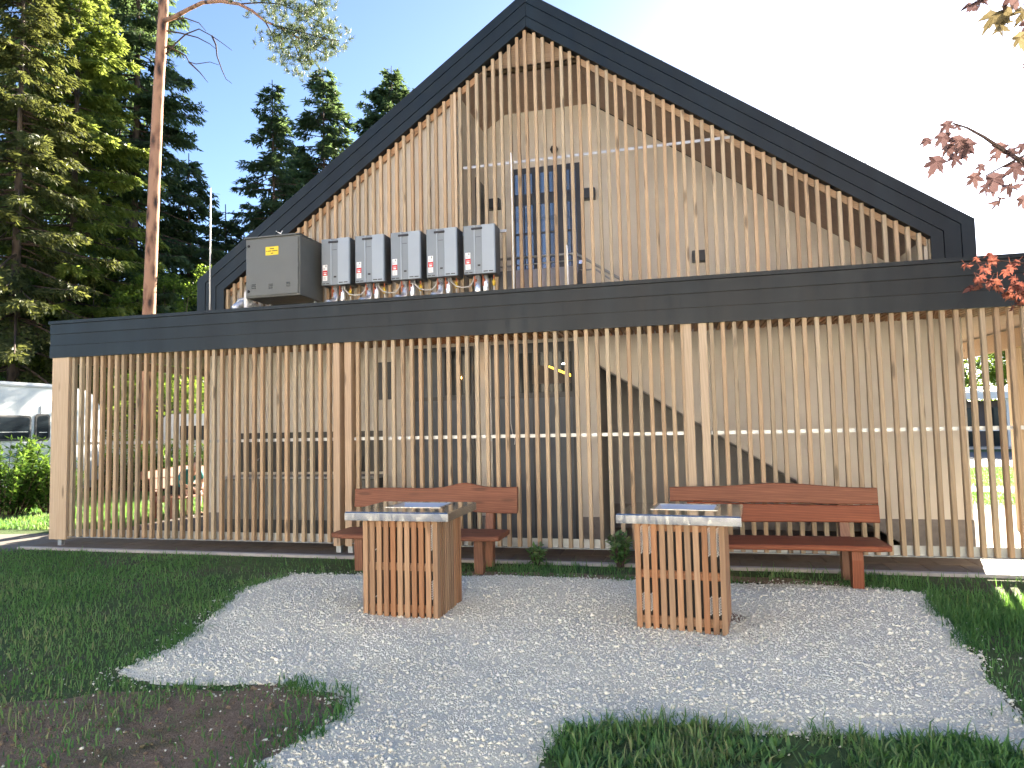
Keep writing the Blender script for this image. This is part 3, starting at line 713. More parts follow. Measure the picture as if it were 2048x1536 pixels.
# ------------------------------------------------------------------ water heaters on the gable
def heater(x0, label, elbow, first):
    t = thing('water_heater', label, 'water heater', (x0 + 0.245, 9.5, 3.95), 0, 'gas water heaters in a row on the gable slats')
    W, H, y0, y1 = 0.245, 0.735, -0.164, 0.13
    bm = MB(); bm.cbox(-W, W, y0 + 0.03, y1, 0.0, H, 0.012); bm.obj('casing', SILVD, t, world=False)
    c1, c2 = -W + 0.165, -W + 0.29
    MB().prism_xy([(-W + 0.004, y0 + 0.028), (-W + 0.004, y0 + 0.018), (-W + 0.016, y0 + 0.004), (c1, y0 + 0.004), (c1, y0 + 0.028)], 0.006, H - 0.006).obj('front_panel', SILV, t, world=False)
    MB().box(c1 + 0.024, c2 - 0.004, y0 + 0.008, y0 + 0.0285, 0.006, H - 0.006).obj('front_panel', SILV, t, world=False)
    MB().prism_xy([(c2, y0 + 0.028), (c2, y0), (W - 0.016, y0), (W - 0.004, y0 + 0.014), (W - 0.004, y0 + 0.028)], 0.006, H - 0.006).obj('front_panel', SILVL, t, world=False)
    MB().box(c1 + 0.002, c1 + 0.022, y0 - 0.002, y0 + 0.027, 0.006, H - 0.006).obj('trim_strip', SILVL, t, world=False)
    MB().cbox(c1 - 0.035, c1 + 0.135, y0 - 0.010, y0 + 0.01, H - 0.075, H - 0.043, 0.006).obj('flue_slot', BLACK, t, world=False)
    MB().box(c1 + 0.055, c1 + 0.095, y0 + 0.002, y0 + 0.009, 0.115, 0.140).obj('display', BLACK, t, world=False)
    MB().box(c1 + 0.03, c1 + 0.105, y0 + 0.0065, y0 + 0.0085, 0.548, 0.556).obj('name_badge', SILVD, t, world=False)
    sx = -W + 0.035
    st = MB().box(sx, sx + 0.075, y0 + 0.002, y0 + 0.0045, 0.075, 0.325).obj('sticker', WHITE, t, world=False)
    MB().box(sx - 0.002, sx + 0.077, y0 + 0.0006, y0 + 0.0025, 0.152, 0.235).obj('red_field', RED, st, world=False)
    b = MB(); b.box(sx + 0.016, sx + 0.06, y0 - 0.0004, y0 + 0.0012, 0.167, 0.185); b.box(sx + 0.012, sx + 0.064, y0 - 0.0004, y0 + 0.0012, 0.198, 0.206); b.obj('white_print', WHITE, st, world=False)
    b = MB(); b.box(sx + 0.048, sx + 0.060, y0, y0 + 0.0022, 0.286, 0.316)
    for q in range(3): b.box(sx + 0.010, sx + 0.060 - 0.01 * (q % 2), y0, y0 + 0.0022, 0.090 + q * 0.018, 0.094 + q * 0.018)
    for q in range(2): b.box(sx + 0.010, sx + 0.040, y0, y0 + 0.0022, 0.252 + q * 0.016, 0.256 + q * 0.016)
    stuff(b.obj('black_print', INK, st, world=False))
    b = MB()
    for q0, q1 in ((0.02, 0.075), (0.09, 0.14)): b.box(-W + q0, -W + q1, y0 + 0.001, y0 + 0.004, 0.022, 0.034)
    for q0, q1 in ((0.31, 0.375), (0.39, 0.455)): b.box(-W + q0, -W + q1, y0 - 0.003, y0, 0.026, 0.040)
    b.obj('lettering', INK, t, world=False)
    # pipes below
    zl = -0.42
    if elbow: pp = [(-0.07, -0.02, 0), (-0.07, -0.02, -0.17), (-0.075, -0.05, -0.23), (-0.11, -0.13, -0.27), (-0.13, -0.2, -0.28)]
    else: pp = [(-0.07, -0.02, 0), (-0.07, -0.02, zl)]
    fp = MB().tube(pp, 0.050, 12).obj('flue_pipe', FOIL, t, world=False, smooth=True)
    fp2 = MB().tube([(0.06, -0.02, 0), (0.055, -0.02, -0.1), (0.06, -0.02, zl)], [0.034, 0.044, 0.044], 12).obj('flue_pipe', FOIL, t, world=False, smooth=True)
    for q, xx in ((fp, -0.085), (fp2, 0.045)):
        MB().lathe([(0.014, -0.02), (0.02, 0), (0.014, 0.02)], (xx, -0.072, -0.075), 10).obj('tap_knob', COPPER, q, world=False)
        MB().tube([(xx - 0.02, -0.06, 0.0), (xx - 0.02, -0.06, -0.16)], 0.010, 8).obj('copper_tail', COPPER, q, world=False)
    MB().tube([(0.10, -0.05, -0.0), (0.12, -0.08, -0.07), (0.2, -0.09, -0.145), (0.30, -0.09, -0.17), (0.40, -0.09, -0.165), (0.45, -0.07, -0.10), (0.47, -0.05, 0.0)], 0.011, 8).obj('hose', HOSEM, t, world=False, smooth=True) if x0 < -3.1 else None
    MB().tube([(0.175, 0.0, 0), (0.175, 0.0, -0.08)], 0.010, 8).obj('gas_tail', COPPER, t, world=False)
    MB().lathe([(0.012, -0.05), (0.026, -0.02), (0.026, 0.02), (0.012, 0.05)], (0.175, -0.01, -0.11), 10).obj('gas_tap', BRASS, t, world=False)
    MB().tube([(0.175, 0.0, -0.16), (0.175, 0.0, zl)], 0.012, 8).obj('gas_pipe', HOSEM, t, world=False)
    return t


HX = [at(px, 530, 9.336).x for px in (641.5, 709, 780.5, 852, 926.5)]
HL = ['silver gas water heater beside the grey cabinet, first of the row of five', 'second silver gas water heater from the grey cabinet', 'middle one of five silver gas water heaters on the gable',
      'fourth silver gas water heater counted from the grey cabinet', 'silver gas water heater at the end of the row away from the cabinet']
for i in range(5): heater(HX[i], HL[i], i < 4, i == 0)
MB().box(HX[0] - 0.1, HX[4] + 0.6, 9.615, 9.634, 4.62, 4.66).obj('heater_rail', GALV, bld)

# grey cabinet
cb = thing('metal_cabinet', 'big grey sheet metal cabinet with yellow warning sign mounted left of the heaters', 'cabinet', (-5.905, 9.3, 3.75))
x0, x1, y0, y1, H = -0.465, 0.465, -0.37, 0.33, 0.92
MB().cbox(x0, x1, y0 + 0.022, y1, 0, H, 0.008).obj('body', CABIN, cb, world=False)
MB().box(x0 - 0.012, x1 + 0.008, y0 - 0.01, y1, H + 0.0, H + 0.018).obj('lid', CABIN, cb, world=False)
dr = MB().cbox(x0 + 0.022, x1 - 0.02, y0, y0 + 0.021, 0.025, H - 0.03, 0.005).obj('door', CABIN, cb, world=False)
for z in (0.10, 0.80):
    MB().lathe([(0.0, -0.022), (0.02, -0.022), (0.022, 0.0), (0.012, 0.012)], (0, 0, 0), 10).obj('door_lock', BLACK, dr, world=False)
    k_ = dr.children[-1]; k_.location = (x0 + 0.065, y0 - 0.01, z); k_.rotation_euler = (math.pi / 2, 0, 0)
for xx, zz in ((-0.31, 0.135), (-0.02, 0.125), (0.28, 0.135)):
    for q in range(3):
        MB().prism_yz([(y0 - 0.001, zz + q * 0.028), (y0 - 0.010, zz + 0.004 + q * 0.028), (y0 - 0.001, zz + 0.016 + q * 0.028)], xx - 0.035, xx + 0.035).obj('louvre', CABIN, dr, world=False)
for z in (0.2, 0.46, 0.74): MB().tube([(x1 - 0.018, y0 - 0.004, z - 0.03), (x1 - 0.018, y0 - 0.004, z + 0.03)], 0.008, 8).obj('hinge', CABIN, dr, world=False)
sg_ = MB().cbox(-0.105, 0.115, y0 - 0.006, y0 - 0.001, 0.635, 0.765, 0.002).obj('warning_sign', YEL, dr, world=False)
b = MB()
for r_, z in ((((-0.03, 0.045),), 0.725), (((-0.09, -0.072), (-0.06, -0.005), (0.005, 0.10)), 0.690), (((-0.015, 0.03),), 0.655)):
    for a0, a1 in r_:
        x = a0
        while x < a1 - 0.004:
            wd = random.uniform(0.008, 0.012); b.box(x, min(x + wd, a1), y0 - 0.0075, y0 - 0.0058, z, z + 0.014); x += wd + 0.0025
b.obj('sign_lettering', INK, sg_, world=False)
MB().tube([(-0.40, 0.2, 0.0), (-0.40, 0.2, -0.30)], 0.02, 8).obj('bracket', GALV, cb, world=False)
MB().tube([(0.40, 0.2, 0.0), (0.40, 0.2, -0.30)], 0.02, 8).obj('bracket', GALV, cb, world=False)
MB().box(0.4, 0.72, 0.22, 0.30, -0.11, -0.07).obj('cable_tray', GALV, cb, world=False)
# pipes left of the cabinet
t = tag(MB().tube([(-6.42, 9.35, 3.83), (-6.70, 9.35, 3.83), (-6.77, 9.35, 3.82), (-6.80, 9.35, 3.78), (-6.80, 9.35, 3.45)], 0.032, 12).obj('insulated_pipe', plain('grey_insulation_foil', (0.42, 0.42, 0.41), 0.35, 0.6, 25, 0.12), smooth=True), 'thin grey lagged pipe bending down beside the grey cabinet', 'pipe')
p_ = tag(MB().tube([(-6.55, 9.5, 3.70), (-6.62, 9.42, 3.765), (-6.70, 9.33, 3.765), (-6.76, 9.26, 3.70), (-6.77, 9.25, 3.58), (-6.77, 9.25, 3.44)], 0.062, 14).obj('flue_elbow', FOIL, smooth=True), 'fat shiny metal flue elbow standing on the porch roof', 'pipe')
for z in (3.62, 3.69): MB().tube([(-6.77, 9.25, z - 0.006), (-6.77, 9.25, z + 0.006)], 0.066, 14).obj('pipe_band', FOIL, p_)
tag(MB().cbox(-6.445, -6.385, 9.0, 9.08, 3.45, 3.88, 0.015).obj('cable_duct', WHITEP), 'white upright cable duct at the left edge of the grey cabinet', 'duct')
for (x, y, zt, lb) in ((-7.2, 9.2, 5.66, 'tall thin white rod left of the grey cabinet against the trees'), (-2.272, 9.5, 5.77, 'tall thin white rod in front of the glazed upper door'), (-1.47, 9.5, 4.31, 'short thin white rod in front of the upper handrail')):
    tag(MB().tube([(x, y, 3.44), (x, y, zt - 0.06), (x - 0.004, y, zt)], [0.013, 0.011, 0.008], 8).obj('rod', WHITEP, smooth=True), lb, 'rod', 'thin white rods on the porch roof')


# ------------------------------------------------------------------ tables
TS = slat_mesh('slat', 0.0465, 0.022, 0.003); TS2 = slat_mesh('slat', 0.036, 0.022, 0.004)
def prep_table(cx, cy, rz, label, vents):
    t = thing('prep_table', label, 'table', (cx, cy, 0.0), rz, 'slatted outdoor tables with steel tops on the gravel')
    hw, hd, H = 0.36, 0.335, 0.895
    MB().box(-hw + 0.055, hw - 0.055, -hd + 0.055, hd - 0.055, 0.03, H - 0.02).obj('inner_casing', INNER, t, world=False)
    for z in (0.10, 0.47, 0.855):
        for y in (-hd + 0.024, hd - 0.054): MB().box(-hw + 0.01, hw - 0.01, y, y + 0.028, z - 0.032, z + 0.032).obj('rail', W_TABH, t, world=False)
        for x in (-hw + 0.024, hw - 0.052): MB().box(x, x + 0.028, -hd + 0.053, hd - 0.055, z - 0.03, z + 0.03).obj('rail', W_TABH, t, world=False)
    n = 11
    for i in range(n):
        x = -hw + 0.022 + i * (2 * hw - 0.044) / (n - 1)
        for (yy, ra) in ((-hd, 0.0), (hd, math.pi)):
            o = link('slat', TS, W_TAB, t, (x, yy, 0.012 + random.uniform(-.004, .004)), world=False); o.scale = (1, 1, H - 0.014); o.rotation_euler = (0, 0, ra)
    n = 10
    for i in range(n):
        y = -hd + 0.052 + i * (2 * hd - 0.104) / (n - 1)
        for (xx, ra) in ((-hw, -math.pi / 2), (hw, math.pi / 2)):
            o = link('slat', TS2, W_TAB, t, (xx, y, 0.012 + random.uniform(-.004, .004)), world=False); o.scale = (1, 1, H - 0.014); o.rotation_euler = (0, 0, ra)
    # steel top with a sunken tray
    tw, td, z0, z1 = 0.495, 0.425, 0.895, 0.972
    ix0, ix1, iy0, iy1 = -0.23, 0.27, -0.05, 0.33
    o_ = [(-tw, -td), (tw, -td), (tw, td), (-tw, td)]; i_ = [(ix0, iy0), (ix1, iy0), (ix1, iy1), (ix0, iy1)]
    bm = bmesh.new(); c = 0.010
    def loop(pts, z, g=0): return [bm.verts.new((x + (g if x < 0 else -g), y + (g if y < 0 else -g), z)) for x, y in pts]
    A = loop(o_, z0); B = loop(o_, z1 - c); Cc = loop(o_, z1, c); D = [bm.verts.new((x, y, z1)) for x, y in i_]
    for P_, Q_ in ((A, B), (B, Cc), (Cc, D)):
        for k_ in range(4): bm.faces.new((P_[k_], P_[(k_ + 1) % 4], Q_[(k_ + 1) % 4], Q_[k_]))
    A2 = loop(o_, z0, 0.03); 
    for k_ in range(4): bm.faces.new((A[(k_ + 1) % 4], A[k_], A2[k_], A2[(k_ + 1) % 4]))
    bm.faces.new(A2[::-1])
    me = bpy.data.meshes.new('worktop'); bm.to_mesh(me); bm.free()
    wt = link('worktop', me, STEEL, t, world=False)
    b = MB(); e = 0.006
    zt = z1 + 0.0025; fr = 0.03
    b.box(ix0 - fr, ix1 + fr, iy0 - fr, iy0, z1 + 0.0005, zt); b.box(ix0 - fr, ix1 + fr, iy1, iy1 + fr, z1 + 0.0005, zt)
    b.box(ix0 - fr, ix0, iy0, iy1, z1 + 0.0005, zt); b.box(ix1, ix1 + fr, iy0, iy1, z1 + 0.0005, zt)
    b.obj('tray_rim', STEELR, wt, world=False)
    s_ = 0.05; zd = z1 - 0.06
    vs2 = [(ix0, iy0, z1), (ix1, iy0, z1), (ix1, iy1, z1), (ix0, iy1, z1), (ix0 + s_, iy0 + s_, zd), (ix1 - s_, iy0 + s_, zd), (ix1 - s_, iy1 - 0.11, zd), (ix0 + s_, iy1 - 0.11, zd)]
    MB().add(vs2, [(4, 5, 6, 7), (0, 1, 5, 4), (1, 2, 6, 5), (2, 3, 7, 6), (3, 0, 4, 7)]).obj('tray', STEELB, wt, world=False)
    # white dots painted for light through the vent holes, between the slats
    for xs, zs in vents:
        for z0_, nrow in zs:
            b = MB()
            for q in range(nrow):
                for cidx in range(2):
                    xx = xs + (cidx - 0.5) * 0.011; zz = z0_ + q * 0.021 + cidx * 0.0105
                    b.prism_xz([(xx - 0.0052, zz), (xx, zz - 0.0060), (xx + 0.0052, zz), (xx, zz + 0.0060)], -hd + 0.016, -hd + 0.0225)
            stuff(b.obj('vent_light_dots', VENT_LIGHT, t, world=False))
    return t


pit = (2 * 0.36 - 0.044) / 10
def gp(i): return -0.36 + 0.022 + (i + 0.5) * pit
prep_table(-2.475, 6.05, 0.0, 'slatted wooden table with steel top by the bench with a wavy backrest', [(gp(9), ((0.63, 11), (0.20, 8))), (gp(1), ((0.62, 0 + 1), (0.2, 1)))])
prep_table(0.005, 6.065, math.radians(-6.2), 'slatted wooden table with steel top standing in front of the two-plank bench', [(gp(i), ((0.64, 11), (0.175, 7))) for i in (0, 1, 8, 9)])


# ------------------------------------------------------------------ benches
def wavy_plank(x0, x1, top, bot, y0, y1, n=36, lean=0.0):
    """plank standing upright: top(x), bot(x) give its edges"""
    bm = MB(); vs_ = []
    for i in range(n + 1):
        x = x0 + (x1 - x0) * i / n; zt, zb_ = top(x), bot(x); e = 0.010
        ring = [(y0, zb_ + e), (y0 + e, zb_), (y1 - e, zb_), (y1, zb_ + e), (y1, zt - e), (y1 - e, zt), (y0 + e, zt), (y0, zt - e)]
        vs_ += [(x, y + lean * (z - 0.6), z) for y, z in ring]
    f = [(i * 8 + k, i * 8 + (k + 1) % 8, (i + 1) * 8 + (k + 1) % 8, (i + 1) * 8 + k) for i in range(n) for k in range(8)]
    f = [q[::-1] for q in f]
    f.append(tuple(range(8))); f.append(tuple(range(n * 8 + 7, n * 8 - 1, -1)))
    return bm.add(vs_, f)


def flat_plank(x0, x1, yf, yb, z0, z1, n=30):
    bm = MB(); vs_ = []
    for i in range(n + 1):
        x = x0 + (x1 - x0) * i / n; a, c = yf(x), yb(x); e = 0.012
        ring = [(a + e, z0), (c - e, z0), (c, z0 + e), (c, z1 - e), (c - e, z1), (a + e, z1), (a, z1 - e), (a, z0 + e)]
        vs_ += [(x, y, z) for y, z in ring]
    f = [(i * 8 + k, i * 8 + (k + 1) % 8, (i + 1) * 8 + (k + 1) % 8, (i + 1) * 8 + k) for i in range(n) for k in range(8)]
    f = [q[::-1] for q in f]
    f.append(tuple(range(8))); f.append(tuple(range(n * 8 + 7, n * 8 - 1, -1)))
    return bm.add(vs_, f)


def bench_leg(t, x, w_=0.105):
    MB().prism_yz([(-0.24, 0), (-0.14, 0), (-0.13, 0.3), (-0.06, 0.41), (-0.25, 0.41), (-0.26, 0.3)], x - w_ / 2, x + w_ / 2).obj('leg', W_BENCHZ, t, world=False)
    MB().prism_yz([(0.20, 0), (0.30, 0), (0.335, 0.42), (0.40, 0.94), (0.315, 0.94), (0.22, 0.42)], x - w_ / 2 + 0.004, x + w_ / 2 - 0.004).obj('leg', W_BENCHZ, t, world=False)
    MB().box(x - w_ / 2 + 0.01, x + w_ / 2 - 0.01, -0.2, 0.30, 0.345, 0.412).obj('bearer', W_BENCHZ, t, world=False)


def bench(label, cx, cy, kind, rz=0.0):
    t = thing('bench', label, 'bench', (cx, cy, 0), rz, 'red-brown wooden benches')
    ln = 1.09; r0 = random.random() * 6
    if kind == 'two':
        top = lambda x: 0.985 + 0.035 * math.exp(-((x - 0.05) / 0.55) ** 2) - 0.012 * abs(x) + 0.004 * math.sin(5 * x + r0)
        mid = lambda x: 0.806 - 0.012 * x + 0.004 * math.sin(7 * x)
        wavy_plank(-ln, ln, top, mid, 0.245, 0.295, lean=0.13).obj('back_plank', W_BENCH, t, world=False, smooth=False)
        wavy_plank(-0.90, ln, lambda x: mid(x) - 0.006 - 0.004 * math.sin(3 * x + 1) - 0.004, lambda x: 0.600 + 0.006 * math.sin(2.5 * x), 0.235, 0.285, lean=0.13).obj('back_plank', W_BENCH, t, world=False)
        sx0, sx1 = -1.0, 1.02
    else:
        top = lambda x: 0.955 + 0.012 * x + 0.048 * math.exp(-((x - 0.40) / 0.20) ** 2) + 0.006 * math.sin(6 * x + r0)
        bot = lambda x: 0.70 + 0.075 * math.exp(-((x + 0.15) / 0.42) ** 2) - 0.05 * (x > 0.25) * min(1, (x - 0.25) / 0.3) + 0.006 * math.sin(5 * x)
        wavy_plank(-ln, ln, top, bot, 0.245, 0.30, lean=0.13).obj('back_plank', W_BENCH, t, world=False)
        sx0, sx1 = -1.09, 1.02
    yf = lambda x: -0.44 + 0.020 * math.sin(3.1 * x + r0) + 0.06 * max(0, abs(x) - 0.9) / 0.15
    flat_plank(sx0, sx1, yf, lambda x: 0.16 + 0.01 * math.sin(4 * x), 0.413, 0.468).obj('seat', W_BENCH, t, world=False)
    for x in (-0.78, 0.74): bench_leg(t, x)
    return t


bench('red-brown bench with a straight back of two planks', 0.965, 7.75, 'two')
bench('red-brown bench with one wide wavy back plank beside the double post', -3.05, 7.85, 'one')
bb = bench('sunlit red-brown bench with a seated person, seen through the slats of the left bay', -9.95, 12.25, 'two', math.pi / 2)

# ------------------------------------------------------------------ seated person
def skin_mesh(name, joints, edges, radii, sub=1):
    me = bpy.data.meshes.new('tmp'); me.from_pydata(joints, edges, []); o = bpy.data.objects.new('tmp', me); COL.objects.link(o)
    m = o.modifiers.new('s', 'SKIN'); m.use_smooth_shade = True
    for i, r in enumerate(radii):
        v = me.skin_vertices[0].data[i]; v.radius = r if hasattr(r, '__len__') else (r, r); v.use_root = (i == 0)
    q = o.modifiers.new('u', 'SUBSURF'); q.levels = sub; q.render_levels = sub
    dg = bpy.context.evaluated_depsgraph_get(); ev = o.evaluated_get(dg)
    out = bpy.data.meshes.new_from_object(ev); out.name = name
    bpy.data.objects.remove(o); bpy.data.meshes.remove(me)
    out.polygons.foreach_set('use_smooth', [True] * len(out.polygons)); out.materials.clear()
    return out


def person_seated(x, y, rz):
    t = thing('person', 'person in a teal shirt and dark shorts leaning forward on the sunlit bench', 'person', (x, y, 0), rz)
    # local: faces +X, hip at z 0.56
    J = {'hip': (0, 0, .56), 'waist': (.09, 0, .68), 'chest': (.27, 0, .86), 'neck': (.42, 0, .98), 'head0': (.50, 0, 1.05), 'head1': (.57, 0, 1.14)}
    js = list(J.values()); ed = [(i, i + 1) for i in range(5)]
    ra = [(.15, .12), (.14, .11), (.155, .115), .055, .075, .085]
    for s in (-1, 1):
        b0 = len(js)
        js += [(.03, s * .10, .53), (.43, s * .12, .52), (.40, s * .12, .10), (.52, s * .13, .045)]
        ra += [.085, .062, .042, .038]; ed += [(0, b0), (b0, b0 + 1), (b0 + 1, b0 + 2), (b0 + 2, b0 + 3)]
        b0 = len(js)
        js += [(.33, s * .19, .90), (.36, s * .25, .68), (.52, s * .10, .60)]
        ra += [.058, .042, .030]; ed += [(2, b0), (b0, b0 + 1), (b0 + 1, b0 + 2)]
        hb = len(js) - 1
        for f in range(5):
            a = len(js); dy = -s * (.02 * f - .04)
            l_ = (.05, .075, .082, .076, .06)[f]
            js += [(.545, s * .10 + dy * .6, .592), (.545 + l_ * .6, s * .09 + dy, .58), (.545 + l_, s * .085 + dy, .555)]
            ra += [.011, .010, .008]; ed += [(hb, a), (a, a + 1), (a + 1, a + 2)]
    link('body', skin_mesh('body', js, ed, ra), SKIN, t, world=False)
    js = [(-.02, 0, .58), (.09, 0, .68), (.27, 0, .86), (.38, 0, .95)]; ra = [(.175, .15), (.165, .135), (.18, .14), (.09, .08)]; ed = [(0, 1), (1, 2), (2, 3)]
    for s in (-1, 1):
        b0 = len(js); js += [(.33, s * .19, .90), (.35, s * .235, .74)]; ra += [.082, .068]; ed += [(2, b0), (b0, b0 + 1)]
    link('shirt', skin_mesh('shirt', js, ed, ra), TEAL, t, world=False)
    js = [(-.02, 0, .555)]; ra = [(.165, .125)]; ed = []
    for s in (-1, 1):
        b0 = len(js); js += [(.05, s * .10, .535), (.38, s * .12, .525)]; ra += [.105, .088]; ed += [(0, b0), (b0, b0 + 1)]
    link('shorts', skin_mesh('shorts', js, ed, ra), NAVY, t, world=False)
    for s in (-1, 1):
        link('shoe', skin_mesh('shoe', [(.37, s * .12, .06), (.46, s * .125, .05), (.56, s * .13, .035)], [(0, 1), (1, 2)], [.05, .052, .04]), BLACK, t, world=False)
    link('hair', skin_mesh('hair', [(.47, 0, 1.10), (.52, 0, 1.18), (.58, 0, 1.20)], [(0, 1), (1, 2)], [.07, .092, .075]), HAIR, t, world=False)
    f = MB(); f.lathe([(.004, -.012), (.014, 0), (.006, .016)], (.645, 0, 1.115), 8); f.obj('nose', SKIN, t, world=False)
    for s in (-1, 1): MB().lathe([(.003, -.007), (.008, 0), (.003, .007)], (.637, s * .03, 1.145), 8).obj('eye', BLACK, t, world=False)
    return t


person_seated(-10.02, 11.95, math.radians(-14))

# ------------------------------------------------------------------ vehicles
def rounded_profile(pts, r=0.12, n=5):
    out = []
    m = len(pts)
    for i in range(m):
        p0, p, p1 = Vector(pts[i - 1]), Vector(pts[i]), Vector(pts[(i + 1) % m])
        a = (p0 - p).normalized(); c = (p1 - p).normalized(); rr = min(r, (p0 - p).length * .45, (p1 - p).length * .45)
        for k_ in range(n + 1):
            t_ = k_ / n; q = (p + a * rr) * (1 - t_) ** 2 + p * 2 * t_ * (1 - t_) + (p + c * rr) * t_ ** 2; out.append(tuple(q))
    return out


def wheel(t, x, y, r=0.34):
    w_ = MB().lathe([(r * .55, -.11), (r * .96, -.11), (r, -.07), (r, .07), (r * .96, .11), (r * .55, .11)], (0, 0, 0), 24).obj('tyre', TYRE, t, world=False)
    w_.location = (x, y, r); w_.rotation_euler = (0, math.pi / 2, 0)
    h_ = MB().lathe([(0.05, -.1), (r * .56, -.09), (r * .56, .09), (0.05, .1)], (0, 0, 0), 16).obj('wheel_rim', GALV, w_, world=False)
    return w_


# motorhome: long side faces +X, at x = 0 local; length along Y
mh = thing('motorhome', 'white motorhome with dark side windows and teal swoosh parked behind the laurels', 'motorhome', (-16.35, 9.2, 0), 0.0)
L0 = 7.3
side = rounded_profile([(0, .42), (0, 3.02), (0.5, 3.10), (5.6, 3.10), (6.7, 2.95), (7.15, 2.3), (7.2, .42)], .28)
MB().prism_yz(side, -2.25, 0.0).obj('body', VANW, mh, world=False)
MB().box(-2.2, -0.02, 0.25, 6.9, 0.22, 0.43).obj('skirt', VANG, mh, world=False)
MB().box(-0.01, 0.025, 0.1, 6.2, 2.985, 3.03).obj('roof_rail', VANG, mh, world=False)
for (a0, a1, z0, z1) in ((3.0, 4.83, 1.60, 2.25), (4.94, 5.37, 1.58, 2.29)):
    fr = MB().add(*(lambda p_: ([(0.001, y, z) for y, z in p_] + [(0.03, y, z) for y, z in p_], [tuple(range(len(p_), 2 * len(p_)))] + [(i, (i + 1) % len(p_), (i + 1) % len(p_) + len(p_), i + len(p_)) for i in range(len(p_))]))(rounded_profile([(a0, z0), (a1, z0), (a1, z1), (a0, z1)], .12))).obj('window', BLACK, mh, world=False)
    MB().add(*(lambda p_: ([(0.034, y, z) for y, z in p_], [tuple(range(len(p_)))]))(rounded_profile([(a0 + .05, z0 + .05), (a1 - .05, z0 + .05), (a1 - .05, z1 - .05), (a0 + .05, z1 - .05)], .10))).obj('pane', GLASS, fr, world=False)
    MB().box(0.036, 0.044, a0 + .1, a1 - .1, z0 + 0.22, z0 + 0.235).obj('window_stay', GALV, fr, world=False)
sw_ = []
for i in range(17):
    u = i / 16; sw_.append((3.3 + 2.6 * u, 0.86 + 0.52 * math.sin(u * 1.75)))
for q, (mat, o0, o1) in enumerate(((TEALD, 0.0, 0.055), (plain('dark_blue_stripe', (0.015, 0.03, 0.07), 0.35), 0.065, 0.105))):
    vs_ = [(0.003, y, z + o0 * (0.3 + i / 16)) for i, (y, z) in enumerate(sw_)] + [(0.003, y, z + o1 * (0.3 + i / 16)) for i, (y, z) in enumerate(sw_)]
    MB().add(vs_, [(i, i + 1, i + 18, i + 17) for i in range(16)]).obj('stripe', mat, mh, world=False)
for y in (1.6, 5.8): wheel(mh, -0.12, y)
MB().box(-0.003, 0.02, 5.1, 5.75, 0.6, 2.5).obj('door', VANW, mh, world=False)

def campervan(label, x, y, rz, h, ln):
    t = thing('campervan', label, 'campervan', (x, y, 0), rz, 'white vehicles parked beyond the porch')
    prof = rounded_profile([(0, .4), (0, h - .1), (.2, h), (ln - 1.5, h), (ln - .95, h - .75), (ln - .15, h - 1.05), (ln, .9), (ln - .02, .4)], .16)
    MB().prism_xz(prof, -1.0, 1.0).obj('body', VANW, t, world=False)
    MB().add([(ln - 1.42, -.9, h - .05), (ln - 1.42, .9, h - .05), (ln - .93, .85, h - .73), (ln - .93, -.85, h - .73)], [(0, 3, 2, 1)]).obj('windscreen', GLASS, t, world=False)
    o = t.children[-1]; o.location.x += 0.03; o.location.z += 0.012
    for s in (-1, 1):
        MB().box(0.5, 1.6, s * 1.0, s * 1.012, h - .95, h - .4).obj('window', GLASS, t, world=False)
        MB().box(ln - 2.4, ln - 1.5, s * 1.0, s * 1.012, h - .95, h - .35).obj('window', GLASS, t, world=False)
        for xx in (.9, ln - 1.0):
            w_ = MB().lathe([(.19, -.1), (.32, -.1), (.34, -.06), (.34, .06), (.32, .1), (.19, .1)], (0, 0, 0), 20).obj('tyre', TYRE, t, world=False)
            w_.location = (xx, s * .93, .34); w_.rotation_euler = (math.pi / 2, 0, 0)
    MB().box(-.012, 0.0, -.8, .8, h - 1.0, h - .35).obj('rear_window', GLASS, t, world=False)
    MB().box(-.06, 0.0, -.95, .95, .38, .58).obj('bumper', VANG, t, world=False)
    for s in (-1, 1): MB().box(-.02, 0.0, s * .86 - .06, s * .86 + .06, .7, 1.1).obj('tail_light', RED, t, world=False)
    return t


p0 = at(345, 880, 19.5)
campervan('white campervan with dark windows glimpsed through the slats behind the sunlit bench', p0.x - 0.4, 19.6, math.radians(38), 2.35, 4.9)
p0 = at(200, 880, 23.0)
campervan('tall white van parked nose to the hedge beyond the porch post', p0.x - 1.2, 23.0, math.radians(75), 3.0, 5.6)

# ------------------------------------------------------------------ far pavilion on the right
pv = thing('pavilion', 'small far building with a white roof edge and a dark glazed front beyond the lawn', 'pavilion', (16.3, 40.5, 0))
MB().box(-2.4, 4.0, 0.9, 5, 0.0, 2.55).obj('wall', plain('dark_brown_wall', (0.06, 0.05, 0.05), 0.6), pv, world=False)
MB().prism_yz([(-0.5, 2.62), (-0.5, 2.98), (5.4, 3.5), (5.4, 3.1)], -2.9, 4.4).obj('roof', VANW, pv, world=False)
for x in (-2.2, 0.45, 2.9): MB().box(x - .06, x + .06, -.1, .02, 0, 2.62).obj('post', VANW, pv, world=False)
for x in (-1.5, -.25, 1.2): MB().box(x, x + .95, .87, .899, .1, 2.2).obj('window', GLASS, pv, world=False)
MB().box(-2.2, 2.9, -.06, -.01, .95, 1.02).obj('railing', VANW, pv, world=False)
MB().box(-2.8, 4.2, -.4, 5.1, -.1, .12).obj('floor_slab', CONC, pv, world=False)


# ------------------------------------------------------------------ foliage builders
def unit(v): return v / (np.linalg.norm(v, axis=-1, keepdims=True) + 1e-9)


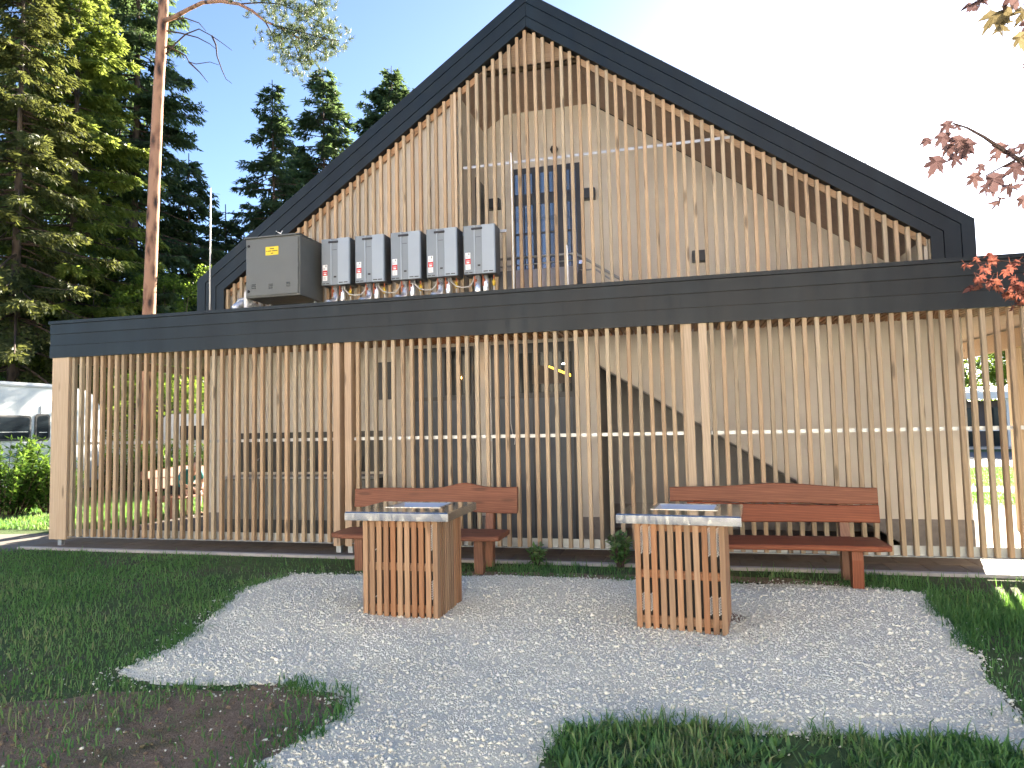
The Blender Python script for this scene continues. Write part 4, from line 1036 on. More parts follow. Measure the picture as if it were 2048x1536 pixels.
def leaf_quads(P, D, Nrm, L, W):
    """diamond leaves: base, left, tip, right"""
    Sd = unit(np.cross(D, Nrm)); L = L[:, None]; W = W[:, None]
    V = np.stack([P, P + D * L * .45 + Sd * W * .5 - Nrm * L * .04, P + D * L, P + D * L * .45 - Sd * W * .5 - Nrm * L * .04], 1)
    n = len(P); flat = np.arange(4 * n); starts = np.arange(0, 4 * n, 4)
    return V.reshape(-1, 3), flat, starts


class Fol:
    def __init__(s): s.P, s.D, s.N, s.L, s.W, s.R = [], [], [], [], [], []
    def add(s, P, D, N, L, W, R):
        for a, v in zip((s.P, s.D, s.N, s.L, s.W, s.R), (P, D, N, L, W, R)): a.append(v)
    def obj(s, name, mat, parent=None, pos=(0, 0, 0)):
        P, D, N, L, W, R = [np.concatenate(a) for a in (s.P, s.D, s.N, s.L, s.W, s.R)]
        V, fl, st = leaf_quads(P, D, N, L, W)
        return link(name, raw_mesh(name, V, fl, st, R), mat, parent, pos, world=False)


def trunk_tube(mb, pts, r0, r1, n=9, jit=0.03):
    pts = [Vector(p) for p in pts]; m = len(pts)
    mb.tube(pts, [(r0 + (r1 - r0) * (i / (m - 1)) ** .9) * (1 + random.uniform(-jit, jit)) for i in range(m)], n)


def spruce(name, label, x, y, H, R, mat, z0=1.5, dens=1.0, droop=.35, whorl=.5, size=.17, group=None, trunk_r=.2, seed=0, cut=None, barkm=None):
    rg = np.random.default_rng(seed + 11); rr = random.Random(seed)
    t = thing(name, label, 'tree', (x, y, 0), 0, group)
    mb = MB(); trunk_tube(mb, [(0, 0, 0), (rr.uniform(-.1, .1), 0, H * .3), (rr.uniform(-.15, .15), rr.uniform(-.1, .1), H * .6), (0, 0, H)], trunk_r, .02)
    mb.obj('trunk', barkm or SPRB, t, world=False, smooth=True)
    lb = MB(); F = Fol(); z = z0
    while z < H - .15:
        f = (z - z0) / (H - z0)
        for k_ in range(rr.choice((4, 5, 5, 6))):
            a = rr.uniform(0, 6.283); Lb = max(.25, R * (1 - f) ** .82 * rr.uniform(.62, 1.12) + .12)
            zz = z + rr.uniform(-.2, .2); dr = droop * rr.uniform(.6, 1.5) * (1 - .55 * f)
            ts = np.linspace(0, 1, 6)
            hx, hy = math.cos(a), math.sin(a)
            def pth(tt): return np.stack([hx * Lb * tt, hy * Lb * tt, zz + Lb * (.12 * tt - dr * tt ** 1.3 * 1.1 + .30 * dr * tt ** 4)], -1)
            lb.tube(pth(ts).tolist(), [.014 + .010 * Lb * (1 - q) for q in ts], 4, cap=False)
            n = max(5, int(Lb * 13 * dens)); tt = rg.uniform(.10, 1.0, n) ** .8
            B = pth(tt); tan = unit(pth(np.minimum(1, tt + .02)) - pth(tt - .02))
            sd_ = np.where(rg.uniform(size=n) < .5, -1, 1)[:, None]
            perp = np.stack([-hy * np.ones(n), hx * np.ones(n), np.zeros(n)], -1) * sd_
            tl = (.20 + .42 * Lb * (1 - tt) * .6 + .12) * rg.uniform(.6, 1.2, n)
            hang = rg.uniform(.25, .95, n)[:, None] * (1 - .6 * f)
            td = unit(perp * .8 + tan * .75 + np.array([0, 0, -1]) * hang)
            ns = 9
            u = (np.arange(ns) + .5) / ns
            PP = B[:, None] + td[:, None] * (tl[:, None] * u[None])[..., None]
            PP = PP + rg.normal(0, .018, PP.shape)
            s2 = np.where(np.arange(ns) % 2, -1, 1)[None, :, None]
            up = unit(np.cross(td, perp) + rg.normal(0, .25, td.shape))
            sdv = unit(np.cross(td, up))
            DD = unit(td[:, None] * .8 + sdv[:, None] * s2 * .65 + rg.normal(0, .22, PP.shape) + np.array([0, 0, -.15]))
            NN = unit(up[:, None] + rg.normal(0, .35, PP.shape))
            m = n * ns
            F.add(PP.reshape(-1, 3), DD.reshape(-1, 3), NN.reshape(-1, 3), size * .92 * rg.uniform(.6, 1.25, m), size * .32 * rg.uniform(.7, 1.2, m),
                  np.clip(np.repeat(tt * .5 + rg.normal(.22, .16, n), ns) + rg.normal(0, .08, m), 0, 1))
        z += whorl * rr.uniform(.8, 1.2) * (1 - .3 * f)
    stuff(lb.obj('limbs', TWIG, t, world=False))
    F.obj('crown', mat, t)
    return t


def leafy(name, label, x, y, zc, rx, ry, rz_, mat, n_cl=90, per=170, leaf=.11, trunk_r=.16, cat='tree', seed=0, group=None, trunk_h=None, barkm=None, cl_r=.55):
    rg = np.random.default_rng(seed + 5); rr = random.Random(seed)
    t = thing(name, label, cat, (x, y, 0), 0, group)
    mb = MB(); th = trunk_h or zc
    trunk_tube(mb, [(0, 0, 0), (rr.uniform(-.1, .1), rr.uniform(-.1, .1), th * .5), (rr.uniform(-.2, .2), rr.uniform(-.2, .2), th)], trunk_r, trunk_r * .5)
    mb.obj('trunk', barkm or SPRB, t, world=False, smooth=True)
    u = unit(rg.normal(size=(n_cl, 3))); rad = rg.uniform(.25, 1, n_cl) ** .45 * (1 + .22 * np.sin(u[:, 0] * 5 + seed) * np.cos(u[:, 2] * 4 + u[:, 1] * 3))
    Cc = u * rad[:, None] * np.array([rx, ry, rz_]) + np.array([0, 0, zc])
    lb = MB()
    for i in range(0, n_cl, 3):
        q = Cc[i]; lb.tube([(0, 0, th * rr.uniform(.35, .95)), tuple(q * .5 + np.array([0, 0, th * .3])), tuple(q)], [.05, .03, .01], 4, cap=False)
    stuff(lb.obj('limbs', SPRB, t, world=False))
    F = Fol()
    n = n_cl * per; ci = np.repeat(np.arange(n_cl), per); cr = rg.uniform(.6, 1.3, n_cl)[ci] * cl_r
    off = unit(rg.normal(size=(n, 3))) * (rg.uniform(0, 1, n) ** .5 * cr)[:, None] * np.array([1, 1, .62])
    P_ = Cc[ci] + off
    D_ = unit(rg.normal(0, 1, (n, 3)) * np.array([1, 1, .5]) + np.array([0, 0, -.25])); N_ = unit(rg.normal(0, .7, (n, 3)) + np.array([0, 0, 1.0]))
    F.add(P_, D_, N_, leaf * rg.uniform(.6, 1.3, n), leaf * .62 * rg.uniform(.7, 1.2, n), np.clip(rg.normal(.5, .2, n) + rg.normal(0, .13, n_cl)[ci], 0, 1))
    F.obj('crown', mat, t)
    return t


def gx(px, Y): return at(px, 880, Y).x


# --- trees on the left, nearest first
spruce('spruce_tree', 'olive brown drooping spruce with bare hanging twigs behind the motorhome', gx(25, 18.5), 18.5, 21, 4.0, L_SPRO, 2.6, 1.3, .60, .42, .23, trunk_r=.24, seed=3)
spruce('larch_tree', 'tall yellow-green larch lit by the sun at the left edge', gx(135, 21.5), 21.5, 25.5, 4.2, L_LIME, 3.5, 1.45, .40, .40, .25, trunk_r=.22, seed=5)
spruce('spruce_tree', 'tallest dark spruce rising behind the red-barked pine', gx(262, 25), 25, 31, 4.4, L_SPR, 3.5, 1.25, .50, .48, .29, trunk_r=.3, seed=8)
spruce('spruce_tree', 'dark spruce between the pine trunk and the thin white rod', gx(372, 28), 28, 15.6, 4.2, L_SPR, 2.5, 1.2, .5, .5, .28, trunk_r=.24, seed=12)
spruce('spruce_tree', 'slim spruce with open crown above the grey cabinet', gx(543, 30), 30, 19.9, 3.1, L_SPR, 7.5, 0.95, .38, .5, .29, trunk_r=.17, seed=17)
spruce('spruce_tree', 'broad spruce standing against the left roof slope', gx(648, 34), 34, 22.6, 5.6, L_SPR, 6.0, 1.0, .42, .48, .32, trunk_r=.24, seed=21)
spruce('spruce_tree', 'distant conifer top peeping over the left roof slope', gx(790, 42), 42, 26.8, 6.4, L_SPR, 12.0, 1.15, .04, .5, .34, trunk_r=.25, seed=24)
spruce('spruce_tree', 'second lower tip of the conifers peeping over the left roof slope', gx(826, 44), 44, 26.2, 5.5, L_SPR, 16.0, 1.0, .04, .55, .36, trunk_r=.2, seed=26)
spruce('spruce_tree', 'spruce filling the gap between the slim and the broad spruce', gx(600, 38), 38, 20.0, 4.4, L_SPR, 8.0, .9, .4, .55, .34, trunk_r=.2, seed=28)
spruce('spruce_tree', 'small spruce whose tip shows just over the left eave of the gable', gx(448, 29), 29, 13.2, 3.4, L_SPR, 2.0, 1.2, .45, .5, .28, trunk_r=.2, seed=27)
leafy('broadleaf_tree', 'sunlit green broadleaf tree under the larch and behind the motorhome', gx(175, 22), 22, 5.6, 3.4, 2.6, 3.6, L_DEC, 110, 190, .13, .2, seed=31)
leafy('broadleaf_tree', 'bright green broadleaf tree low behind the pine trunk', gx(345, 24), 24, 5.4, 3.0, 2.4, 3.4, L_DEC, 100, 190, .13, .2, seed=33)
leafy('broadleaf_tree', 'leafy young tree seen through the left bay of slats', gx(300, 20.5), 20.5, 3.2, 2.6, 1.6, 2.0, L_DEC, 80, 170, .11, .1, seed=35)
leafy('broadleaf_tree', 'shaded broadleaf tree behind the motorhome at the picture edge', gx(30, 24), 24, 4.8, 3.6, 2.6, 3.6, L_DEC, 90, 190, .14, .22, seed=37)
for i, (px, Y, r) in enumerate(((40, 26, .26), (78, 29, .24), (230, 29, .22), (415, 31, .2))):
    spruce('spruce_tree', ('bare lower trunk of a spruce deep in the wood at the far left', 'dim spruce behind the motorhome roof, second trunk in the wood', 'hidden spruce filling the wood behind the larch', 'shadowy spruce low behind the left eave')[i], gx(px, Y), Y, (24, 25, 24, 13)[i], 4.0, L_SPR, (5.0, 5.0, 4.0, 3.0)[i], .6, .5, .7, .36, trunk_r=r, seed=41 + i)

leafy('broadleaf_tree', 'tall broadleaf tree hidden behind the gabled building, shading the motorhome', -12.7, 24.5, 6.6, 2.5, 2.2, 3.2, L_DEC, 70, 130, .14, .2, seed=61)  # out of view, placed to dapple the motorhome with shade
# wood behind, one mass
F = Fol(); rg = np.random.default_rng(77); n = 26000
X_ = rg.uniform(-75, -19, n); Y_ = 44 + rg.uniform(0, 10, n); Zt = 12 + 2.5 * np.sin(X_ * .55) + 2 * np.sin(X_ * 1.7 + 1) ; Z_ = rg.uniform(0, 1, n) * Zt
F.add(np.stack([X_, Y_ - (Z_ / 14) * -3, Z_], -1), unit(rg.normal(0, 1, (n, 3)) + np.array([0, 0, -.5])), unit(rg.normal(0, .6, (n, 3)) + np.array([.2, -.6, .6])), rg.uniform(.35, .8, n), rg.uniform(.2, .4, n), rg.uniform(0, .75, n))
stuff(F.obj('distant_wood', L_SPR))

# right, far
leafy('broadleaf_tree', 'green tree behind the white-roofed pavilion seen under the porch beam', 20.5, 56, 6.2, 4.5, 3.5, 4.6, L_DEC, 90, 150, .24, .25, seed=51, cl_r=1.0)
leafy('broadleaf_tree', 'paler tree beyond the pavilion, nearest the right post', 26.5, 58, 6.8, 4.5, 3.5, 5.0, L_DEC, 90, 150, .24, .25, seed=53, cl_r=1.0)

# --- the pine: trunk, long branch with needles, dead branches
YP = 18.0
pine = thing('pine_tree', 'red-barked pine with a bare leaning trunk and one long branch over the roof', 'tree', (gx(300, YP), YP, 0))
def pl(px, py, dy=0.0): return at(px, py, YP + dy) - Vector((pine.location.x, YP, 0))
mb = MB(); b0 = pl(298, 625); b0 = Vector((b0.x - .12, 0, 0))
tp = [b0, pl(298, 625), pl(304, 480), pl(310, 330), pl(317, 180), pl(326, 40), pl(329, -60), pl(332, -200), pl(335, -330)]
mb.tube(tp, [.225, .195, .185, .175, .165, .16, .14, .11, .06], 14); mb.obj('trunk', PINEB, pine, world=False, smooth=True)
F = Fol(); rg = np.random.default_rng(91)
def tufts(C_, spread, n_t, nl=.12):
    for i in range(n_t):
        c = np.array(C_) + rg.normal(0, 1, 3) * np.array(spread)
        m = 34; ax = unit(rg.normal(0, .5, 3) + np.array([.4, -.1, .5])); D_ = unit(rg.normal(0, .75, (m, 3)) + ax * .9)
        F.add(np.repeat(c[None], m, 0) + ax * rg.uniform(-.07, .07, (m, 1)), D_, unit(rg.normal(0, 1, (m, 3))), nl * rg.uniform(.7, 1.2, m), np.full(m, .014), np.clip(rg.normal(.5, .25, m), 0, 1))
def limb(pts, r0, r1):
    P_ = [pl(*q) for q in pts]; m = MB(); trunk_tube(m, P_, r0, r1, 7, .05); m.obj('branch', TWIG if r0 < .05 else PINEB, pine, world=False, smooth=True); return P_
main = [(328, 42, -.05), (352, 32, -.4), (378, 18, -.8), (405, 5, -1.2), (440, 2, -1.5), (478, 8, -1.8), (505, 22, -2.0), (530, 42, -2.1), (552, 52, -2.2), (575, 62, -2.3), (600, 78, -2.4)]
limb(main, .075, .02)
subs = [[(478, 8, -1.8), (520, 5, -2.0), (560, 8, -2.3), (610, 30, -2.6), (650, 50, -2.8)], [(530, 42, -2.1), (548, 75, -1.9), (556, 105, -1.8)], [(552, 52, -2.2), (590, 60, -2.5), (640, 75, -2.6), (680, 82, -2.7)],
        [(440, 2, -1.5), (500, -12, -1.6), (560, -15, -1.8), (620, 0, -2.2), (655, 15, -2.3)], [(575, 62, -2.3), (590, 90, -2.2), (600, 118, -2.2), (606, 140, -2.1)], [(590, 60, -2.5), (625, 95, -2.4), (650, 108, -2.4)]]
for s_ in subs:
    Pp = limb(s_, .022, .008)
    for i in range(1, len(Pp)):
        for q in np.linspace(0.15, 1, 4):
            c = Pp[i - 1].lerp(Pp[i], q); tufts(c, (.22, .25, .14), int(3 + 4 * i / len(Pp)))
for c in ((560, 20), (590, 35), (620, 15), (640, 40), (610, 60), (660, 70), (630, 95), (590, 100), (555, 95), (600, 130), (540, -5), (575, -10)): tufts(pl(c[0], c[1], -2.3), (.28, .35, .16), 14)
for s_ in ([(332, 108, 0), (350, 88, -.2), (372, 68, -.4), (398, 58, -.5), (424, 72, -.5), (447, 88, -.5), (464, 101, -.5)], [(424, 72, -.5), (432, 90, -.5), (434, 112, -.5), (444, 140, -.4), (452, 158, -.4), (464, 167, -.4)],
           [(334, 62, 0), (360, 66, -.2), (395, 75, -.4), (420, 88, -.5), (432, 98, -.5)], [(338, 40, 0), (370, 36, -.3), (398, 46, -.5), (412, 62, -.5)], [(336, 92, .2), (362, 106, .3), (372, 112, .3), (378, 124, .3), (392, 128, .3), (420, 124, .2), (438, 130, .2)],
           [(322, 75, 0), (316, 50, -.1), (311, 35, -.2), (304, 28, -.2)], [(378, 124, .3), (400, 145, .3), (416, 165, .3)]):
    limb(s_, .030, .007)
for c in ((300, -90), (360, -110), (330, -180), (290, -200), (380, -220), (340, -290), (420, -130), (250, -140)): tufts(pl(c[0], c[1], random.uniform(-1, 1)), (.6, .6, .3), 26)
F.obj('crown', L_PINE, pine)

# --- laurel shrubs
def shrub(label, x, y, h, r, n_st, mat, leaf, seed, cat='shrub', name='laurel_shrub', group=None, dens=1.0):
    rg = np.random.default_rng(seed); t = thing(name, label, cat, (x, y, 0), 0, group)
    st = MB(); F = Fol()
    for i in range(n_st):
        a = rg.uniform(0, 6.28); rr_ = r * rg.uniform(.1, 1) ** .6; hh = h * rg.uniform(.55, 1.05) * (1 - .25 * (rr_ / r) ** 2)
        b_ = np.array([rr_ * .35 * math.cos(a), rr_ * .35 * math.sin(a), 0]); e_ = np.array([rr_ * math.cos(a), rr_ * math.sin(a), hh]); m_ = (b_ + e_) / 2 + np.array([0, 0, hh * .08])
        st.tube([tuple(b_), tuple(m_), tuple(e_)], [.012, .009, .004], 5, cap=False)
        n = int((26 + 30 * hh) * dens); u = rg.uniform(.15, 1.0, n)[:, None]
        P_ = (1 - u) ** 2 * b_ + 2 * u * (1 - u) * (m_ + np.array([0, 0, .0])) + u ** 2 * e_
        D_ = unit(rg.normal(0, 1, (n, 3)) * np.array([1, 1, .5]) + np.array([0, 0, .35])); N_ = unit(np.cross(D_, np.cross(np.array([0, 0, 1.]), D_)) + rg.normal(0, .3, (n, 3)))
        F.add(P_, D_, N_, leaf * rg.uniform(.6, 1.2, n), leaf * .38 * rg.uniform(.8, 1.2, n), np.clip(u[:, 0] * .6 + rg.normal(.2, .18, n), 0, 1))
    stuff(st.obj('stems', TWIG, t, world=False)); F.obj('foliage', mat, t)
    return t


c = gz(28, 1035); shrub('glossy laurel shrub at the far left, the bigger one', c.x - .3, c.y, 1.75, 1.15, 95, L_LAUR, .15, 101)
c = gz(85, 1030); shrub('smaller laurel shrub next to the corner post', c.x + .1, c.y + .2, 1.35, .62, 45, L_LAUR, .14, 103)
for i, px in enumerate((205, 262, 318, 375, 425)):
    shrub(('dense shrub behind the slats beside the corner post', 'second shrub of the hedge from the corner post', 'middle shrub of the hedge behind the slats', 'hedge shrub behind the seated person', 'hedge shrub partly hidden by the wall end')[i], gx(px, 16.8), 16.8 + .3 * (i % 2), 1.55, .95, 60, L_LAUR, .15, 111 + i, group='hedge behind the porch')
shrub('leafy weed growing beside the table at the slats', gz(1241, 1136).x, gz(1241, 1136).y, .50, .13, 7, L_GRASS, .11, 131, 'weed', 'tall_weed', dens=1.2)
shrub('small leafy weed between the two benches', gz(1070, 1132).x, gz(1070, 1132).y, .30, .16, 7, L_GRASS, .09, 133, 'weed', 'tall_weed', dens=.9)

# ------------------------------------------------------------------ maple
mp = thing('maple_tree', 'red-leaved maple whose twigs hang into the upper right corner', 'tree', (4.9, 4.2, 0))
mo = Vector((4.9, 4.2, 0))
mb = MB(); trunk_tube(mb, [(0, 0, 0), (.03, .02, .9), (-.03, .05, 1.8), (.05, 0, 2.6), (.1, 0, 3.8), (.0, .1, 5.2)], .10, .03); mb.obj('trunk', SPRB, mp, world=False, smooth=True)
pts_l = []
lobes = [(90, 1.0), (40, .86), (140, .86), (-10, .62), (190, .62)]
ang = []
for k_, (a, l_) in enumerate(sorted(lobes)):
    for da, f in ((-17, .56), (-11, .74), (-8, .66), (0, 1.0), (8, .66), (11, .74), (17, .56)): ang.append((a + da, l_ * f))
    ang.append((a + 25, .36 * l_ + .05))
ang = ang[:-1]
outline = [(math.cos(math.radians(a)) * l_, math.sin(math.radians(a)) * l_ + .1) for a, l_ in ang]
vs_ = [(0, .12, 0)] + [(x * .055, y * .062, .010 * math.sin(6 * x) - .018 * (x * x)) for x, y in outline] + [(0.0, -.012, 0)]
vs_[0] = (0, .008, 0)
fs_ = [(0, i, i + 1) for i in range(1, len(outline))] + [(0, len(outline), len(outline) + 1), (0, len(outline) + 1, 1)]
vs_ += [(-.0012, -.01, 0), (.0012, -.01, 0), (.0008, -.055, .006), (-.0008, -.055, .006)]; m0 = len(vs_) - 4; fs_.append((m0, m0 + 1, m0 + 2, m0 + 3))
def leaf_variant(r):
    me = MB().add(vs_, fs_).mesh('leaf'); a_ = me.attributes.new('rnd', 'FLOAT', 'FACE'); a_.data.foreach_set('value', [r] * len(me.polygons)); return me
LV = [leaf_variant(r) for r in (.1, .4, .7, .95)]; LG = [leaf_variant(r) for r in (.2, .8)]; LD = [leaf_variant(r) for r in (.1, .5, .9)]
rl = random.Random(4)
def place_leaf(br, px, py, dist, size, hang=0, green=False):
    p_ = Vector((0, 0, CAM_Z)) + ray(px, py).normalized() * dist
    me = rl.choice(LG if green else (LD if dist < 3.5 else LV))
    o = bpy.data.objects.new('leaf', me); COL.objects.link(o)
    if len(me.materials) == 0: me.materials.append(L_MAPLEG if green else (L_MAPLE_GLARE if dist < 3.5 else L_MAPLE))
    o.parent = br; o.location = p_ - mo - br.location
    # leaf blade turned roughly to the camera, tip hanging down
    tc = -ray(px, py).normalized(); tip = Vector((rl.gauss(0, .45), rl.gauss(0, .45), -1)).normalized() if not hang else Vector((rl.gauss(hang, .3), rl.gauss(0, .3), -.9)).normalized()
    nn = (tc + Vector((rl.gauss(0, .45), rl.gauss(0, .3), rl.gauss(.25, .4)))).normalized()
    yv = (tip - nn * tip.dot(nn)).normalized(); xv = yv.cross(nn)
    o.rotation_euler = Matrix((xv, yv, nn)).transposed().to_euler(); s_ = size / .115; o.scale = (s_, s_, s_)
    return o
def branch(pts, r0, r1, za=None):
    P_ = [Vector((0, 0, CAM_Z)) + ray(a, b_).normalized() * d_ - mo for a, b_, d_ in pts]
    if za: q_ = Vector((0, 0, za)); P_ = [q_, q_.lerp(P_[0], .35) + Vector((0, 0, .12)), q_.lerp(P_[0], .7) + Vector((0, 0, .10))] + P_; r0 *= 1.6
    m = MB(); trunk_tube(m, P_, r0, r1, 6, .04); return m.obj('branch', TWIG, mp, world=False, smooth=True)
D0 = 2.9
b1 = branch([(2420, 520, 4.2), (2260, 420, 3.4), (2130, 350, 3.0), (2048, 326, D0), (2000, 296, D0), (1968, 274, D0), (1935, 256, D0), (1905, 246, D0)], .012, .0022, 2.2)
b2 = branch([(2130, 350, 3.0), (2070, 300, 2.95), (2035, 318, D0), (2000, 336, D0), (1970, 352, D0)], .006, .002)
b3 = branch([(2500, 300, 4.4), (2300, 80, 3.4), (2160, -30, 3.0), (2060, -30, D0), (1990, -12, D0), (1955, 0, D0)], .012, .0025, 3.0)
b4 = branch([(2420, 520, 4.2), (2300, 520, 4.6), (2160, 525, 4.7), (2060, 528, 4.7), (1990, 520, 4.7), (1930, 530, 4.7)], .010, .0025, 2.0)
b5 = branch([(2160, 525, 4.7), (2090, 560, 4.7), (2040, 590, 4.7)], .006, .002)
for px, py, s_ in ((1893, 246, .085), (1915, 250, .06), (1885, 270, .11), (1918, 276, .125), (1855, 278, .075), (1938, 284, .11), (1875, 318, .13), (1905, 312, .10), (1924, 300, .085), (1898, 292, .10)): place_leaf(b1, px, py, D0 + rl.uniform(-.1, .1), s_)
for px, py, s_ in ((2000, 290, .105), (2020, 300, .075), (1985, 312, .05), (2042, 290, .08), (2030, 330, .12), (1963, 330, .06), (1948, 350, .095), (1988, 352, .135), (1970, 372, .08), (2012, 372, .12), (2005, 396, .105), (2046, 395, .09), (2060, 350, .12), (2045, 320, .09), (2075, 300, .12), (2080, 390, .12)): place_leaf(b2, px, py, D0 + rl.uniform(-.12, .12), s_)
for px, py, s_, g in ((1945, 10, .09, 0), (1965, -8, .10, 0), (1985, 28, .15, 1), (2018, 20, .10, 1), (2003, 44, .10, 1), (2045, 20, .13, 1), (2040, 70, .10, 1), (2055, 128, .06, 0), (2060, 40, .13, 0), (2070, -10, .14, 0), (2020, -15, .12, 0)): place_leaf(b3, px, py, D0 + rl.uniform(-.1, .1), s_, 0, bool(g))
for k_ in range(46):
    px = rl.uniform(1925, 2110); py = 505 + rl.random() * 75 - (2048 - px) * .06 + rl.uniform(0, 25) * (px > 1990); place_leaf(b4, px, max(505, py), 4.7 + rl.uniform(-.25, .25), rl.uniform(.06, .10))
for k_ in range(14): place_leaf(b5, rl.uniform(2020, 2090), rl.uniform(565, 615), 4.7 + rl.uniform(-.2, .2), rl.uniform(.07, .11))
# rest of the crown, out of the picture
F = Fol(); n = 9000; rg = np.random.default_rng(5)
Cn = rg.normal(0, 1, (60, 3)) * np.array([.75, .75, .85]) + np.array([.9, .1, 3.9]); P_ = Cn[rg.integers(0, 60, n)] + rg.normal(0, .22, (n, 3))
wv_ = P_ + np.array(mo); dd = np.array([[CR.dot(Vector(p) - Vector((0, 0, CAM_Z))) / max(.1, CF.dot(Vector(p) - Vector((0, 0, CAM_Z)))) for p in wv_]]).ravel()
P_ = P_[dd > .83]; n = len(P_)
F.add(P_, unit(rg.normal(0, 1, (n, 3)) + np.array([0, 0, -.5])), unit(rg.normal(0, .7, (n, 3)) + np.array([0, 0, 1.])), rg.uniform(.07, .12, n), rg.uniform(.06, .1, n), rg.uniform(0, 1, n))
stuff(F.obj('crown', L_MAPLE, mp))
for k_ in range(10):
    q = Cn[k_]; MB().tube([(0.05, 0, 2.2 + .2 * k_), tuple(q * .6 + np.array([0, 0, 1.2])), tuple(q)], [.03, .02, .006], 5, cap=False).obj('branch', TWIG, mp, world=False)

# ------------------------------------------------------------------ grass
def blades(name, P, h, mat, lean=.45, w0=.0042, rbias=0.0):
    n = len(P); a = rng.uniform(0, 6.283, n); ln = np.abs(rng.normal(0, lean, n)) * h; ca, sa = np.cos(a), np.sin(a)
    b_ = rng.uniform(0, 6.283, n); wv = np.stack([np.cos(b_), np.sin(b_), np.zeros(n)], -1) * (w0 * rng.uniform(.7, 1.5, n))[:, None]
    B = np.stack([P[:, 0], P[:, 1], np.full(n, -.004)], -1)
    Md = B + np.stack([ca * ln * .35, sa * ln * .35, h * .6], -1); T = B + np.stack([ca * ln, sa * ln, h * np.clip(1 - .35 * (ln / h) ** 2, .35, 1)], -1)
    V = np.stack([B - wv, B + wv, Md - wv * .75, Md + wv * .75, T], 1).reshape(-1, 3)
    base = (np.arange(n) * 5)[:, None]
    fl = np.concatenate([base + np.array([[0, 1, 3, 2]]), base + np.array([[2, 3, 4]])], 1).ravel()
    st = (np.arange(n) * 7)[:, None] + np.array([[0, 4]])
    r = np.clip(rng.normal(.42 + rbias, .2, n) + .16 * wob(P, 5.0), 0, 1)
    me = raw_mesh(name, V, fl, st.ravel(), np.repeat(r, 2)); return stuff(link(name, me, mat))


def scatter(x0, x1, y0, y1, n, dens):
    P = rng.uniform((x0, y0), (x1, y1), (n, 2)); return P[rng.uniform(0, 1, n) < dens(P)]


gp_in = lambda P: in_poly(P + np.stack([wob(P, 2.0), wob(P, 4.0)], 1) * .035, grav_edge)
def lawn_d(P):
    d = np.clip(.66 + .42 * wob(P, 7.0), .12, 1.0)
    sx = in_poly(P + rng.normal(0, .10, P.shape), soil_edge); d = np.where(sx, np.clip(.10 + .55 * np.clip(wob(P * 1.6, 3.0) + .15, 0, 2), 0, .8), d)
    thin = np.clip((5.6 - P[:, 1]) / 1.2, 0, 1) * (P[:, 0] < -3.5); d = d * (1 - .55 * thin)
    far = np.clip(1.3 - np.hypot(P[:, 0], P[:, 1]) / 13., .35, 1); d = d * far
    d = np.where(gp_in(P), 0.0, d)
    st = (P[:, 1] > 7.4) & (np.abs(P[:, 0] + .6) < 2.4); d = np.where(st, d * np.clip(.5 + .6 * wob(P, 9.), .1, 1), d)
    return np.where((P[:, 1] > 8.26), 0, d)
G1 = scatter(-11.5, -1.5, 2.6, 8.27, 210000, lawn_d); blades('grass', G1, np.clip(rng.lognormal(math.log(.033), .50, len(G1)), .012, .12), L_GRASS)
G2 = scatter(-2.6, 5.2, 6.2, 8.27, 60000, lawn_d); blades('grass', G2, np.clip(rng.lognormal(math.log(.042), .55, len(G2)), .015, .17), L_GRASS)
G3 = scatter(.9, 5.0, 2.6, 7.0, 80000, lawn_d); blades('grass', G3, np.clip(rng.lognormal(math.log(.042), .5, len(G3)), .015, .14), L_GRASS)
ed = grav_edge[rng.integers(0, len(grav_edge), 9000)]; ed = ed[wob(ed * 2.2, 8.0) > .15]; ed = np.repeat(ed[::9], 9, 0); G7 = ed + rng.normal(0, .035, ed.shape) + np.repeat(rng.normal(0, .05, (len(ed) // 9 + 1, 2)), 9, 0)[:len(ed)]
G7 = G7[(np.hypot(G7[:, 0] + .05, G7[:, 1] - 6.05) > .8) & (G7[:, 1] > 2.6)]; blades('grass', G7, np.clip(rng.lognormal(math.log(.05), .45, len(G7)), .02, .13), L_GRASS, .8)
G4 = scatter(-1.2, 2.2, 2.4, 4.3, 48000, lambda P: np.where(gp_in(P + rng.normal(0, .03, P.shape)), 0, np.clip(.52 + .65 * wob(P * 1.6, 6.), .03, 1))); blades('grass', G4, np.clip(rng.lognormal(math.log(.046), .50, len(G4)), .015, .15), L_GRASS, .8, .0048)
G5 = scatter(-19, -9.9, 10.0, 16.5, 46000, lambda P: np.full(len(P), .8)); blades('grass', G5, np.clip(rng.lognormal(math.log(.07), .35, len(G5)), .03, .16), L_GRASS, .45, .011, .2)
G6 = scatter(4.6, 12, 13.9, 26, 36000, lambda P: np.where((P[:, 1] < 14.4 + .1 * P[:, 0]) | ((P[:, 1] > 17.4) & (P[:, 1] < 18.95)), 0, .8)); blades('grass', G6, np.clip(rng.lognormal(math.log(.05), .35, len(G6)), .03, .1), L_GRASS, .45, .008, .2)
q_ = scatter(-5.4, -1.6, 2.3, 4.6, 5200, lambda P: (in_poly(P + rng.normal(0, .12, P.shape), soil_edge) & ~gp_in(P)) * 1.0)
stuff(stones('soil_clods', q_, np.clip(rng.lognormal(math.log(.008), .5, len(q_)), .003, .026), np.full(len(q_), .004), SOIL))
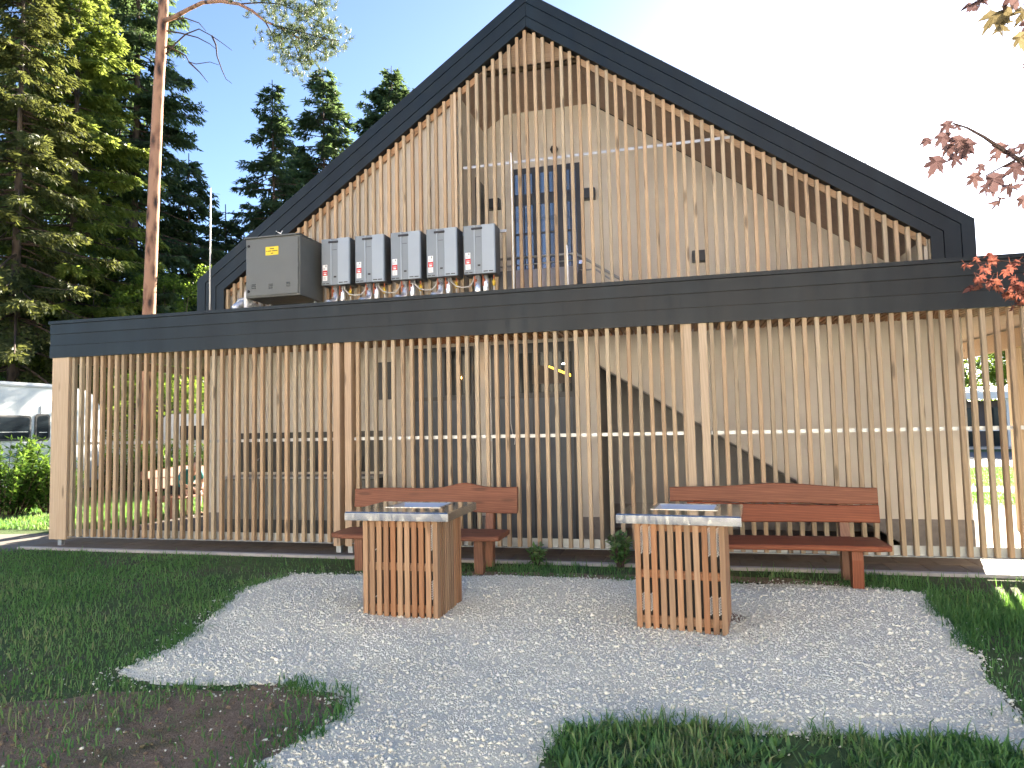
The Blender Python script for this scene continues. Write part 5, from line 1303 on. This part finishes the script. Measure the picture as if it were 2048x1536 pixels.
# broad weeds in the front lawn patch: rosettes of long leaves
F = Fol(); rg = np.random.default_rng(55)
for q in list(scatter(-.7, 2.2, 2.5, 4.2, 700, lambda P: np.where(gp_in(P), 0, .8))) + list(scatter(-9, -3.8, 4, 8.2, 90, lawn_d)):
    m = int(rg.integers(5, 10)); a = rg.uniform(0, 6.28, m); el = rg.uniform(.25, 1.1, m)
    D_ = np.stack([np.cos(a) * np.cos(el), np.sin(a) * np.cos(el), np.sin(el)], -1); N_ = unit(np.stack([-np.cos(a) * np.sin(el), -np.sin(a) * np.sin(el), np.cos(el)], -1))
    F.add(np.repeat(np.array([[q[0], q[1], 0.005]]), m, 0), D_, N_, rg.uniform(.03, .11, m), rg.uniform(.014, .032, m), np.clip(rg.normal(.5, .15, m), 0, 1))
stuff(F.obj('broadleaf_weeds', L_GRASS))

# ------------------------------------------------------------------ unseen bounce surfaces added behind the camera
struct(sheet('bounce_yard', [(-30, -13.9), (30, -13.9), (30, -0.8), (8, -0.2), (-8, -0.2), (-30, -0.8)], 0.006, plain('pale_bounce_gravel', (0.54, 0.51, 0.46), 0.92, 0, 18, 0.15)))  # pale ground added out of view to throw sunlight back at the porch
nb = thing('bounce_building', 'unseen long cream building added behind the camera to bounce sunlight onto the porch', 'building', (0, -14, 0))  # added unseen, its sunlit wall gives warm fill on slats and gravel
MB().box(-20, 20, -9, 0, 0, 7.2).obj('wall', plain('cream_render', (0.72, 0.69, 0.63), 0.85, 0, 2, 0.05), nb, world=False)
MB().prism_yz([(-9.6, 7.21), (0.6, 7.21), (-4.5, 10.6)], -20.5, 20.5).obj('roof', plain('brick_red_tiles', (0.22, 0.08, 0.05), 0.8, 0, 6, 0.2), nb, world=False)
for i in range(9):
    for z in (0.9, 4.1):
        x = -17 + i * 4.2
        w_ = MB().box(x, x + 1.3, 0.0, 0.05, z, z + 1.5).obj('window', GLASS, nb, world=False)
        MB().box(x - .1, x + 1.4, 0.0, 0.10, z - .1, z - .002).obj('sill', CONC, w_, world=False)
